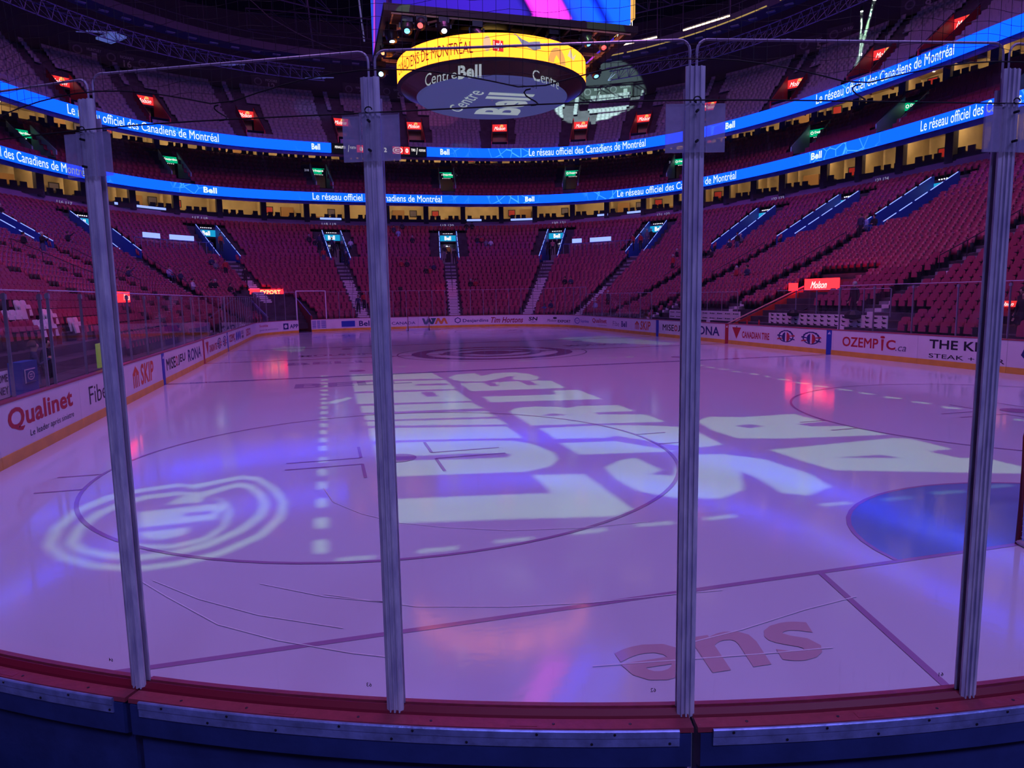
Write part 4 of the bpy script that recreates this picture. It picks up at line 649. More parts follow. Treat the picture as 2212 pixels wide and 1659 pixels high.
def seat_places(tier,f0,f1,pitch,dy,skip=None):
    out=[]
    for k in range(ROWS[tier]):
        t=row_t(tier,k); t1=row_t(tier,k+1); tm=t+(t1-t)*dy; z=bowl(tier,0,t)[2]
        F_,X,s=arc_table(lambda f:bowl(tier,f,tm),f0,f1); gaps=[(np.interp(v,F_,s),w) for v,w,a,b in GAPS[tier] if a<=t<b and f0<v<f1]
        q=.3
        gl=sorted(gaps); edges=[0]+[x for g,w in gl for x in (g-w,g+w)]+[s[-1]]
        for a,b in zip(edges[::2],edges[1::2]):
            n=int((b-a)/pitch)
            if n<1: continue
            off=(b-a-n*pitch)/2
            for j in range(n):
                u=a+off+(j+.5)*pitch; f=np.interp(u,s,F_); x=np.interp(u,s,X[:,0]); y=np.interp(u,s,X[:,1])
                x2=np.interp(u+.2,s,X[:,0]);y2=np.interp(u+.2,s,X[:,1]); ang=math.atan2(y2-y,x2-x)+PI
                if skip and skip(x,y,k,t): continue
                out.append((x,y,z,ang,k,f))
    return out
def skip_low(x,y,k,t):
    if x>0 and 20.9<y<43 and x<16.6: return True
    if x>0 and 28.9<y<33.6 and x<21.6: return True
    if -16.4<x<-8.2 and 58.5<y<67.2 and (x+y*.0)>-16 and t<.36 and math.hypot(x+12,y-62.5)<3.4: return True
    if x<0 and y<24 and x>-15.6: return True
    return False
low=[p for p in seat_places('low',-38,216,.50,.62,skip_low)]
def cover(p): return p[0]<0 and 22.6<p[1]<26.6 and p[4] in (2,3,4) 
def side_of(x,y):
    return 'the left side' if x<-13.5 and y<56 else 'the right side' if x>13.5 and y<56 else 'the far end' if abs(x)<9 else ('the far left corner' if x<0 else 'the far right corner')
vis=sorted([p for p in low if seen((p[0],p[1],p[2]+.5),0,0)],key=lambda p:(Vector(p[:3])-CAM).length)
near=vis[:300]; ns=set(id(p) for p in near)
rest=[p for p in low if id(p) not in ns]
mesh_cache={}
def seat_obj(p,mats,label,group,name='arena_seat'):
    t=thing(name,label,'seat',p[:3],group,p[3])
    for n_,m in zip(('backrest','folded_seat','armrest'),mats):
        if (n_,m.name) not in mesh_cache:
            me=bpy.data.meshes.new(n_); b=SP[n_]; me.from_pydata([tuple(v) for v in b.v],[],b.f); me.materials.append(m); mesh_cache[(n_,m.name)]=me
        c=bpy.data.objects.new(n_,mesh_cache[(n_,m.name)]); COL.objects.link(c); c.parent=t
    return t
for p in near:
    sd=side_of(p[0],p[1])
    if cover(p): seat_obj(p,(WCOVER,WCOVER,REDSEAT),'red arena seat wrapped in a white cover behind the left boards, %s row'%('lower','middle','upper')[p[4]-2],'white covered seats, %s row'%('lower','middle','upper')[p[4]-2])
    else:
        hgt='low row' if p[4]<6 else 'middle row' if p[4]<14 else 'high row'
        seat_obj(p,(REDSEAT,REDSEAT,BLACK),'empty folded red arena seat in a %s on %s'%(hgt,sd),'red seats in the %ss on %s'%(hgt,sd))
merged('red_seats',LOW,[p[:4] for p in rest],[REDSEAT,REDSEAT,BLACK,SEATEDGE],'hundreds of smaller empty red folding seats filling the lower bowl','seats')
def singles(tier,pl,mats,name,lab,grp,stuffname,stufflab):
    vv=sorted([p for p in pl if seen((p[0],p[1],p[2]+.5),0,0)],key=lambda p:(Vector(p[:3])-CAM).length)[:300]; s_=set(id(p) for p in vv)
    V,Fc,Mi=SQ; me=bpy.data.meshes.new(name); me.from_pydata(V.tolist(),[],Fc)
    for m in mats: me.materials.append(m)
    me.polygons.foreach_set('material_index',Mi)
    for p in vv:
        o=bpy.data.objects.new(name,me); COL.objects.link(o); o.location=p[:3]; o.rotation_euler=(0,0,p[3]); tag(o,lab%side_of(p[0]*.7,p[1]*.8),'seat',grp%side_of(p[0]*.7,p[1]*.8))
    merged(stuffname,SQ,[p[:4] for p in pl if id(p) not in s_],mats,stufflab,'seats')
def covered(p): return seen((p[0],p[1],p[2]+.5),80,200)
singles('club',[p for p in seat_places('club',-8,160,.52,.6) if covered(p)],[CLUBSEAT,CLUBSEAT],'club_seat','dark red club seat between the two blue ribbons on %s','club seats on %s','club_seats','rows of further dark red club seats of the middle level')
singles('up',[p for p in seat_places('up',-3,158,.50,.6) if covered(p)],[GREYSEAT,GREYSEAT],'upper_seat','grey fold up seat of the top level on %s','top level seats on %s','upper_seats','rows of further grey seats filling the top level')
# stairs ---------------------------------------------------------------
def frame_at(tier,f,t):
    P0=Vector(bowl(tier,f,t)); a=Vector(bowl(tier,f-.2,t)); b=Vector(bowl(tier,f+.2,t)); tan=(b-a); tan.z=0; tan.normalize(); out=Vector((tan.y,-tan.x,0))
    c=Vector((0,CY,0))-P0
    if out.dot(c)>0: out=-out
    return P0,tan,out
ordn={9.9:'first aisle along the right boards side',22.8:'second aisle along the right side',35.4:'third aisle on the right side',52.2:'aisle of the far right corner',67.0:'aisle right of the far end centre',82.3:'centre aisle of the far end',97.9:'aisle left of the far end centre',113.6:'aisle of the far left corner',128.9:'second aisle from the far left corner',144.6:'upper left side aisle',157.2:'left side aisle above the penalty boxes',170.1:'left side aisle behind the glass'}
ordn[-9.9]='aisle nearest the camera on the right side'
for v in LOWV:
    if v not in ordn or v>158: continue
    P0,tan,out=frame_at('low',v,0); t=thing('stair_flight','concrete stairs with pale steps, '+ordn[v],'stairs',P0,None); N=26
    b=MB(); wts=[]
    for k in range(0,17):
        for h in (0,1):
            if v==113.6 and k<6: continue
            tt=(k+h*.5)/N; 
            if tt>.64: continue
            Q=Vector(bowl('low',v,tt)); Q1=Vector(bowl('low',v,tt+.5/N)); z=bowl('low',v,k/N)[2]; zn=bowl('low',v,(k+1)/N)[2]; zz=z if h==0 else (z+zn)/2
            q,tn,ou=frame_at('low',v,tt); L=(Q1-Q); L.z=0
            b.obox(Vector((Q.x,Q.y,z-.02))-tn*.58,tn*1.16,L,(0,0,zz-z+.03+(.0)))
            wts.append((k,h,Q,tn,ou,zz+.012,L))
    b.build('steps',STEP,t)
    b=MB()
    lim=12 if v not in(52.2,) else 9
    for k,h,Q,tn,ou,zz,L in wts:
        if k<lim and v not in (9.9,22.8,-9.9,35.4): b.obox(Vector((Q.x,Q.y,zz-.11))-tn*(.5 if h else .42)-ou*.012,tn*(1.0 if h else .84),ou*.05,(0,0,.12))
        elif k<9 and v in (9.9,-9.9,22.8): b.obox(Vector((Q.x,Q.y,zz))-tn*.45,tn*.42,ou*.2,(0,0,.012)); b.obox(Vector((Q.x,Q.y,zz-.15))-tn*.45-ou*.01,tn*.42,ou*.01,(0,0,.15))
    if b.v: b.build('white_tread_sheets',KWHT,t)
    b=MB(); pts=[]
    for k in (8,10,12,14): 
        Q=Vector(bowl('low',v,k/N)); b.tube([Q,Q+Vector((0,0,.95))],.02,5); pts.append(Q+Vector((0,0,.95)))
    b.tube(pts,.022,5); b.build('handrail',DARK,t)
# portals --------------------------------------------------------------
def portal(tier,v,label,num):
    cfg={'low':dict(a=.63,b=.93,w=1.03,wall=WBLUE,sign=LCYAN,cat='portal',top=.28,strip=True),'club':dict(a=.34,b=.80,w=.95,wall=WGREEN,sign=LGREEN,cat='portal',top=.3,strip=False),'up':dict(a=.14,b=.43,w=.95,wall=WRED,sign=LRED,cat='portal',top=.35,strip=False)}[tier]
    Pa,tan,out=frame_at(tier,v,cfg['a']); Pb,_,_=frame_at(tier,v,cfg['b']); L=(Pb-Pa); L.z=0; D=L.length; out=L.normalized(); tan=Vector((out.y,-out.x,0)); w=cfg['w']; zf=Pa.z-.05
    if tier!='low': zf=Pb.z-2.75
    t=thing('seating_portal',label,'entrance',(Pa.x,Pa.y,zf),{'low':'blue entrances of the lower bowl','club':'green signed entrances of the club level','up':'red signed entrances of the top level'}[tier])
    for s in (-1,1):
        b=MB(); o=tan*s*w; th=tan*s*-.10
        b.prism([Vector((Pa.x,Pa.y,zf-.6))+o,Vector((Pb.x,Pb.y,zf-.6))+o,Vector((Pb.x,Pb.y,Pb.z+cfg['top']+.3))+o,Vector((Pa.x,Pa.y,Pa.z+cfg['top']+.25))+o],th); b.build('side_wall',cfg['wall'],t)
        if cfg['strip']:
            for j in range(5):
                A=Vector((Pa.x,Pa.y,Pa.z+cfg['top']+.27))+o; B=Vector((Pb.x,Pb.y,Pb.z+cfg['top']+.32))+o; b=MB(); b.tube([A.lerp(B,j/5+.01),A.lerp(B,j/5+.17)],.03,4); b.build('light_strip',LSTRIP,t)
        else:
            b=MB(); A=Vector((Pa.x,Pa.y,Pa.z+cfg['top']+.35))+o; B=Vector((Pb.x,Pb.y,Pb.z+cfg['top']+.4))+o; b.tube([A,B],.03,4); b.build('handrail',DARK,t)
    b=MB(); q=Vector((Pa.x,Pa.y,zf)); b.poly(q-tan*w,q+tan*w,q+tan*w+out*(D+1.5),q-tan*w+out*(D+1.5)); b.build('passage_floor',CONC,t)
    # vestibule end wall and doorway, lit look put into the colours
    Q=Vector((Pb.x,Pb.y,zf))+out*1.4; b=MB(); b.poly(Q-tan*w,Q+tan*w,Q+tan*w+Vector((0,0,2.6)),Q-tan*w+Vector((0,0,2.6)))
    b.build('vestibule_wall',P('vest_'+tier,{'low':(.25,.25,.32),'club':(.45,.38,.25),'up':(.55,.40,.18)}[tier],.8),t)
    b=MB(); b.obox(Q-out*.05-tan*.35,tan*.7,out*.04,(0,0,2.0)); b.build('doorway',BLACK if tier=='low' else P('door_tan',(.5,.38,.2),.7),t)
    b=MB(); Qs=Vector((Pb.x,Pb.y,Pb.z)); sh={'low':.66,'club':.62,'up':.80}[tier]; sb={'low':-.62,'club':-.55,'up':-.55}[tier]
    b.obox(Qs-tan*(w-.02)+Vector((0,0,sb-.18)),tan*(2*w-.04),out*.1,(0,0,sh+.2)); sbx=b.build('sign_box',BLACK,t)
    o=Qs-out*.03+Vector((0,0,sb))
    def fn(x0,x1,z0,z1,d=.0): return lambda u,v_: o+tan*(( -1)*(x0+(x1-x0)*u)*-1)*1.0-out*d+Vector((0,0,z0+(z1-z0)*v_))
    R=tan  # rightwards when facing outwards?
    if out.cross(Vector((0,0,1))).dot(tan)<0: R=-tan
    def fr_(x0,x1,z0,z1,d): return lambda u,v_: tuple(o+R*(x0+(x1-x0)*u)-out*d+Vector((0,0,z0+(z1-z0)*v_)))
    b=MB(); g=fr_(-w+.04,w-.04,0,sh,.0); b.obox(g(0,0),R*(2*w-.08),out*.02,(0,0,sh)); sg=b.build('lit_face',cfg['sign'],sbx)
    if tier=='low':
        b=MB(); put_text(b,'Bell',fr_(-.38,.38,.1,sh-.1,.015),.04); b.build('sign_lettering',LSIGNW,sbx)
        for j in range(6): b=MB(); q=o+R*(-.5+.2*j)-out*.02+Vector((0,0,sh+.17)); b.box(q.x,q.y,q.z,.06,.06,.06,math.atan2(R.y,R.x)); b.build('small_lamp',LWHITE2,t)
        b=MB(); q=Vector((Pb.x,Pb.y,zf+2.3))+out*1.0; b.box(q.x,q.y,q.z,.4,.2,.06,math.atan2(R.y,R.x)); b.build('ceiling_lamp',LWHITE2,t)
    elif tier=='club':
        b=MB(); put_text(b,'Desjardins',fr_(-.42,.8,.18,.46,.015),.025); hx_=[(.5+.5*math.sin(PI*k/3),.5+.5*math.cos(PI*k/3)) for k in range(6)]; hi=[(.5+.3*math.sin(PI*k/3),.5+.3*math.cos(PI*k/3)) for k in range(6)]
        V,F=fill2d([hx_,hi]); f2=fr_(-.8,-.5,.16,.48,.015); i=b.vs(*[f2(x[0],x[1]) for x in V]); [b.face([i+k for k in ff]) for ff in F]; b.build('sign_lettering',LSIGNW,sbx)
        for j in range(6): b=MB(); q=o+R*(-.45+.18*j)-out*.02+Vector((0,0,-.12)); b.box(q.x,q.y,q.z,.08,.06,.05,math.atan2(R.y,R.x)); b.build('small_lamp',LSIGNW,t)
    else:
        b=MB(); put_text(b,'Molson',fr_(-.66,.66,.14,.55,.015),.012,.45); b.build('sign_lettering',LSIGNW,sbx)
        V,F=fill2d([[(0,0),(1,0),(1,.55),(.8,.9),(.5,1),(.2,.9),(0,.55)]]); f2=fr_(.05,.45,.5,.78,.012); b=MB(); i=b.vs(*[f2(x[0],x[1]) for x in V]); [b.face([i+k for k in ff]) for ff in F]; b.build('sign_emblem',LGOLD,sbx)
    if num:
        for s,n_ in ((-1,num[0]),(1,num[1])):
            b=MB(); put_text(b,n_,fr_(s*(w+.35)-.25,s*(w+.35)+.25,.25,.5,-.1),.02); b.build('section_number',LGREY,t)
def side_f(f): return 'right side' if f<40 else 'far right corner' if f<60 else 'far end' if f<108 else 'far left corner' if f<132 else 'left side'
O_=['first','second','third','fourth','fifth','sixth','seventh','eighth','ninth','tenth','eleventh','twelfth','thirteenth','fourteenth']
lv=sorted([v for v in LOWV if -15<v<160])
for k,v in enumerate(lv): portal('low',v,'blue walled entrance with cyan sign, %s of lower bowl, %s from right'%(side_f(v),O_[k]),None)
cn={20.5:('223','224'),32.7:('222','223'),50.9:('221','222'),65.4:('220','221'),82.1:('219','220'),98.4:('218','219'),115.3:('217','218'),130.4:('216','217'),4.0:('224','225')}
for k,v in enumerate(sorted(CLUBV)): 
    if v<156: portal('club',v,'club level entrance with green sign, %s, %s from right'%(side_f(v),O_[k]),cn.get(v))
for k,v in enumerate(sorted(UPV)): 
    if v<148: portal('up',v,'top level entrance with red sign, %s, %s from right'%(side_f(v),O_[k]),None)
# ---------------------------------------------------------------- ribbons, parapets, suites
def band(f0,f1,c,z0,z1,mat,name,th=.25,parent=None,step=.8,**k):
    n=max(2,int((f1-f0)/step)+1); mb=MB(); I=[sup(f0+(f1-f0)*i/(n-1),*c) for i in range(n)]
    def shr(p,d): 
        v=Vector((p[0],p[1]-CY)); L=v.length; v=v*(L+d)/L; return (v.x,v.y+CY)
    O=[shr(p,th) for p in I]; a=[(*p,z0) for p in I]; b=[(*p,z1) for p in I]; c_=[(*p,z1) for p in O]; d=[(*p,z0) for p in O]
    mb.strip(a,b); mb.strip(b,c_); mb.strip(c_,d); mb.strip(d,a); return mb.build(name,mat,parent,**k)
C1=(31.5,44.5,3.08); C2=(33.1,43.5,2.87)
def ribbon(c,z0,z1,f0,f1,texts,label,score=None):
    m=sup(90,*c); t=thing('led_ribbon',label,'led display',(m[0],m[1],z0))
    if score:
        band(f0,score[0],c,z0,z1,RIB,'screen',.3,t); band(score[1],f1,c,z0,z1,RIB,'screen',.3,t); band(score[0],score[1],c,z0,z1,LDARK,'score_screen',.3,t)
    else: band(f0,f1,c,z0,z1,RIB,'screen',.3,t)
    def fn(fa,fb,za,zb_,d=.03): 
        def g(u,v):
            x,y=sup(fa+(fb-fa)*u,*c); w=Vector((x,y-CY)); w*=(w.length-d)/w.length; return (w.x,w.y+CY,z0+(z1-z0)*(za+(zb_-za)*v))
        return g
    for s,fa,fb in texts:
        b=MB(); 
        if s=='Bell': put_text(b,s,fn(fa,fb,.18,.84),.035)
        else: put_text(b,s,fn(fa,fb,.10,.92),.009)
        b.build('lettering',LTXT,t)
    if score:
        for s,fa,fb,m_,z in (('PENALITES',97.8,96.4,LSIGNW,(.45,.72)),('/',96.1,95.9,LSIGNW,(.1,.85)),('FORTIN',95.8,95.0,LSIGNW,(.45,.72)),('TIRS',87.4,86.8,LSIGNW,(.45,.75)),('/',86.7,86.5,LSIGNW,(.1,.85)),('POSITIONS',86.3,85.4,LSIGNW,(.45,.72))):
            b=MB(); put_text(b,s,fn(fa,fb,*z),.02); b.build('lettering',m_,t)
        for fa,fb in ((94.9,93.7),(90.0,88.5),(88.4,87.6)):
            b=MB(); g=fn(fa,fb,.1,.92,.02); b.poly(g(0,0),g(1,0),g(1,1),g(0,1)); b.build('score_box',LRED,t)
        for fa,fb,s in ((94.5,94.1,'0'),(88.2,87.8,'0'),(91.2,90.8,'2')): b=MB(); put_text(b,s,fn(fa,fb,.25,.75),.04); b.build('lettering',LSIGNW,t)
        V,F=fill2d([circ(.5,.5,.5,20),circ(.5,.5,.4,20),[(.25,.3),(.75,.3),(.75,.42),(.4,.42),(.4,.58),(.75,.58),(.75,.7),(.25,.7)]]); b=MB(); g=fn(90.0,88.6,.15,.87); i=b.vs(*[g(x[0],x[1]) for x in V]); [b.face([i+k for k in ff]) for ff in F]; b.build('score_emblem',LSIGNW,t)
TX='Le réseau officiel des Canadiens de Montréal'
ribbon(C1,13.15,14.0,-12,166,[(TX,145.5,127.8),('Bell',114.2,112.6),(TX,100.8,83.2),('Bell',71.4,70.1),(TX,58.3,40.3),('Bell',28.2,26.5),(TX,11.5,-6)],'long blue led ribbon round the bowl, the lower of the two')
ribbon(C2,17.95,18.88,-8,160,[(TX,129.7,112.3),('Bell',100.85,99.75),('Bell',83.3,82.0),(TX,70.7,54.2),('Bell',42.5,41.1),(TX,28.9,9.7),(TX,158,141)],'long blue led ribbon round the bowl, the upper of the two',score=(85.2,98.3))
def curve_strip(f0,f1,ca,za,cb,zb_,mat,name,step=1.5,**k):
    n=int((f1-f0)/step)+1; mb=MB(); F_=[f0+(f1-f0)*i/(n-1) for i in range(n)]
    mb.strip([(*sup(f,*ca),za) for f in F_],[(*sup(f,*cb),zb_) for f in F_]); return mb
def offc(c,d): return (c[0]+d,c[1]+d,c[2])
LC=(35.0,49.8,2.556); UC=(41.5,54.4,2.75)
def suites(c,zf,zc,f0,f1,pil,led,zled,depth,name,lv_,seatrow,lampe):
    S('wall_%s_back'%name,curve_strip(f0,f1,offc(c,depth),zf,offc(c,depth),zc,None,''),TAN)
    S('ceiling_%s'%name,curve_strip(f0,f1,offc(c,-.1),zc,offc(c,depth),zc,None,''),TANC)
    S('floor_%s'%name,curve_strip(f0,f1,offc(c,.0),zf,offc(c,depth),zf,None,''),WOODD)
    S('ceiling_%s_soffit'%name,curve_strip(f0,f1,offc(led,.1),zled,offc(c,-.1),zc,None,''),DKNAVY)
    for k,f in enumerate(pil):
        x,y=sup(f,*c); w=Vector((x,y-CY,0)).normalized(); tn=Vector((-w.y,w.x,0)); q=Vector((x,y,zf-.1))
        b=MB(); b.obox(q-tn*.28-w*.15,tn*.56,w*.6,(0,0,zc-zf+.1)); o=S('pillar_%s'%name,b,PILLAR)
        b=MB(); b.obox(q+w*.45-tn*.05,tn*.1,w*(depth-.5),(0,0,zc-zf+.1)); S('wall_%s_divider'%name,b,TAN)
    pr=sorted(pil)
    for k,(a,b_) in enumerate(zip(pr,pr[1:])):
        m=(a+b_)/2; x,y=sup(m,*c); w=Vector((x,y-CY,0)).normalized(); tn=Vector((-w.y,w.x,0)); wide=(Vector(sup(b_,*c))-Vector(sup(a,*c))).length
        if not seen((x,y,zf+.8),150,150): continue
        zz=[-.25,.25]
        for i,(u,d) in enumerate(((-.25,1.2),(.0,1.2),(.25,1.2),(-.13,2.8),(.13,2.8))):
            q=Vector((x,y,zc-.03))+tn*u*wide+w*d; b=MB(); b.lathe([(.09,0),(.09,.025)],q,10); o=tag(b.build('downlight',LWARM),'round warm downlight in the ceiling of a %s suite, %s'%(lv_,side_f(m)),'ceiling light','downlights of the %s suites, %s'%(lv_,side_f(m)))
        ld=bpy.data.lights.new('suite_light','AREA'); ld.shape='RECTANGLE'; ld.size=wide*.7; ld.size_y=.5; ld.energy=lampe*wide/4.5; ld.color=(1,.66,.30); lo=bpy.data.objects.new('suite_light',ld); COL.objects.link(lo); lo.location=Vector((x,y,zc-.12))+w*.7; lo.rotation_euler=(w*1.0+Vector((0,0,-.75))).to_track_quat('-Z','Y').to_euler()
        # counter, chairs, cabinet, framed picture
        A=Vector((x,y,zf))+w*.15
        b=MB(); b.obox(A-tn*(wide*.44)+Vector((0,0,.0)),tn*wide*.88,w*.12,(0,0,.42)); tag(b.build('suite_parapet',BLACK),'low dark front rail of a %s suite, %s'%(lv_,side_f(m)),'railing','front rails of the %s suites, %s'%(lv_,side_f(m)))
        nch=int(wide*.8/.62)
        for j in range(nch):
            if (j+k)%4==3: continue
            q=A+w*.75+tn*((j+.5)/nch-.5)*wide*.82; ch=bpy.data.objects.new('lounge_chair',CHAIR); COL.objects.link(ch); ch.location=q; ch.rotation_euler=(0,0,math.atan2(tn.y,tn.x)); tag(ch,'dark lounge chair at the front of a %s suite, %s'%(lv_,side_f(m)),'chair','lounge chairs in the %s suites, %s'%(lv_,side_f(m)))
        q=Vector((x,y,zf))+w*(depth-.55)+tn*wide*(-.2 if k%2 else .15); b=MB(); b.obox(q-tn*.7,tn*1.4,w*.5,(0,0,1.0+.9*(k%3==0))); tag(b.build('suite_cabinet',WOODD),'brown wooden cabinet on the back wall of a %s suite, %s'%(lv_,side_f(m)),'cabinet','cabinets of the %s suites, %s'%(lv_,side_f(m)))
        if k%3!=1:
            q=Vector((x,y,zf+1.15))+w*(depth-.06)+tn*wide*(.22 if k%2 else -.25); t=thing('framed_picture','dark framed picture on the tan back wall of a %s suite, %s'%(lv_,side_f(m)),'picture',q,'pictures in the %s suites, %s'%(lv_,side_f(m)))
            b=MB(); b.obox(q-tn*.45,tn*.9,w*.04,(0,0,.8)); b.build('picture_frame',BLACK,t); b=MB(); b.obox(q-tn*.36-w*.01+Vector((0,0,.09)),tn*.72,w*.01,(0,0,.62)); b.build('print',KRED if k%2 else KGRY,t)
b=MB(); b.obox((-.25,-.05,.35),(.5,0,0),(0,.45,0),(0,0,.12)); b.obox((-.25,.35,.35),(.5,0,0),(0,.1,0),(0,0,.55)); b.obox((-.28,-.05,.3),(.06,0,0),(0,.45,0),(0,0,.3)); b.obox((.22,-.05,.3),(.06,0,0),(0,.45,0),(0,0,.3))
for x_ in (-.2,.16):
    for y_ in (0,.36): b.obox((x_,y_,0),(.04,0,0),(0,.04,0),(0,0,.35))
CHAIR=bpy.data.meshes.new('lounge_chair'); CHAIR.from_pydata([tuple(v) for v in b.v],[],b.f); CHAIR.materials.append(BLACK)
lowp=[132.1,127.0,121.4,116.3,111.2,105.9,100.6,95.5,90.3,85.1,80.1,74.9,70.3,65.1,60.3,55.1,50.4,46.6,43.0,39.0,34.8,28.7,23.7,18.1,11.7,6.3,.8,-4.5,137.4,142.6,148,153]
upp=[131.8,126.4,121.2,115.9,110.4,104.8,100.2,95.2,90.5,85.3,80.2,75.0,69.9,65.0,59.8,54.9,50.1,45.3,41.6,38.4,34.3,29.1,23.5,18.4,13.3,8,2.5,137,142.4,148]
suites(LC,11.55,14.45,-8,156,lowp,C1,13.15,4.2,'lower_suite','lower',1,110)
suites(UC,19.0,21.2,-5,150,upp,C2,17.95,3.6,'upper_suite','upper',1,100)
# purple fascia under the lower suites with section numbers
t=thing('fascia_band','long muted purple wall band above the top row of red seats','wall band',(0,80.3,10.9)); band(-10,158,LC,10.85,11.62,FASC,'panelling',.15,t)
band(-10,158,LC,11.62,11.70,DARK,'cap',.2,t)
for v,n_ in ((113.6,'117 118'),(129.4,'116 117'),(97.9,'118 119'),(82.3,'119 120'),(67,'120 121'),(52.2,'121 122'),(35.4,'122 123'),(20.4,'123 124')):
    b=MB()
    def g(u,v_,v=v):
        x,y=sup(v+.9-1.8*u,*LC); w=Vector((x,y-CY)); w*=(w.length-.03)/w.length; return (w.x,w.y+CY,11.15+.26*v_)
    put_text(b,n_,g,.01); b.build('section_numbers',LGREY,t)
# small glowing blue strips on the suite fronts
for k,(fa,fb,z,m_) in enumerate(((123.6,117.5,11.72,LSTRIP),(99.0,96.3,11.75,LSTRIP),(79.6,77.6,11.75,LSTRIP),(73.6,70.6,11.72,LSTRIP),(61.6,58.8,11.72,LSTRIP),(57.4,54.6,11.72,LSTRIP),(49.9,48.5,11.72,LSTRIP))):
    b=MB(); n=6; pts=[]
    for z_ in (z,z+.22): pts.append([(lambda w:(w.x,w.y+CY,z_))((lambda q:q*((q.length-.12)/q.length))(Vector((sup(fa+(fb-fa)*i/n,*LC)[0],sup(fa+(fb-fa)*i/n,*LC)[1]-CY)))) for i in range(n+1)])
    b.strip(pts[0],pts[1]); tag(b.build('glowing_strip',m_),'small glowing blue strip on the suite front, %s from the left'%O_[k],'led display')
# blue framed club tables half way up the far corners
for k,(fa,fb) in enumerate(((126.5,115.2),(64.9,53.6))):
    n=12; t=thing('loge_terrace','glass fronted loge box strip between two blue entrances, far %s corner'%('left' if k==0 else 'right'),'loge',bowl('low',(fa+fb)/2,.72))
    b=MB(); b.strip([bowl('low',fa+(fb-fa)*i/n,.70) for i in range(n+1)],[Vector(bowl('low',fa+(fb-fa)*i/n,.70))+Vector((0,0,1.0)) for i in range(n+1)]); b.build('glass_front',GLASS,t)
    b=MB()
    for i in range(n+1): q=Vector(bowl('low',fa+(fb-fa)*i/n,.70)); b.tube([q,q+Vector((0,0,1.05))],.03,4)
    b.tube([Vector(bowl('low',fa+(fb-fa)*i/n,.70))+Vector((0,0,1.05)) for i in range(n+1)],.03,4); b.build('rail_frame',STEEL,t)
    for i in (3,4,7,8,9) if k==0 else (2,5,6,7):
        q,tn,ou=frame_at('low',fa+(fb-fa)*i/n,.74); b=MB(); b.obox(q+Vector((0,0,.75))-tn*.55,tn*1.1,ou*.05,(0,0,.45)); b.build('glowing_screen',LSTRIP,t)
# ---------------------------------------------------------------- upper wall, banners, roof
S('wall_upper',curve_strip(-10,165,(46.2,57.2,2.66),27.2,(46.6,57.6,2.66),36,None,'') ,P('upper_wall',(.02,.02,.03),.9))
BF=[('1',121.1,'HUNTLEY'),('16',118.0,'RICHARD'),('',115.0,'POLLOCK'),('12',103.2,'MOORE'),('2',92.8,'HARVEY'),('5',88.2,'SAVARD'),('6',63.0,'BLAKE'),('1',59.8,'GIGUERE'),('9',24.5,'RICHARD'),('5',36.5,'LAROCHE'),('',33.0,'O REAR')]
for n_,f,nm in BF:
    f=float(f); c=(46.1,57.1,2.66); x,y=sup(f,*c); w=Vector((x,y-CY,0)).normalized(); tn=Vector((w.y,-w.x,0)); q=Vector((x,y,27.35))-w*.1
    t=thing('retired_number_banner','dark banner with roundel, '+({1:'number 1 lit by the pale spotlight',2:'number 1 high on the left',3:'number 5 behind the scoreboard edge',4:'number 5 on the upper right'}[1 if f==59.8 else 2 if n_=='1' else 3 if f==88.2 else 4] if n_ in('1','5') else {'16':'number sixteen on the left','12':'number twelve left of centre','2':'number two beside the scoreboard','6':'number six in the pale spotlight','9':'number nine far right'}[n_] if n_ else 'pale word only, '+('upper left' if f>60 else 'upper right'))+' above the top seats','banner',q)
    b=MB(); b.obox(q-tn*1.6,tn*3.2,w*.05,(0,0,1.6)); b.build('cloth',P('banner_cloth',(.035,.04,.045),.9),t)
    fr_=lambda x0,x1,z0,z1:(lambda u,v:tuple(q+tn*(x0+(x1-x0)*u)-w*.03+Vector((0,0,z0+(z1-z0)*v))))
    b=MB(); put_text(b,nm,fr_(.0,1.3,.98,1.25),.02); 
    if n_: put_text(b,n_,fr_(.55-.14*len(n_),.75+.14*len(n_),.15,.85),.02)
    b.build('banner_lettering',P('banner_ink',(.22,.23,.25),.9),t)
    V,F=fill2d([circ(.5,.5,.5,20),circ(.5,.5,.34,20)]); b=MB(); g=fr_(-1.3,-.4,.45,1.3); i=b.vs(*[g(a_[0],a_[1]) for a_ in V]); [b.face([i+k for k in ff]) for ff in F]; b.build('banner_roundel',P('banner_ink2',(.10,.10,.12),.9),t)
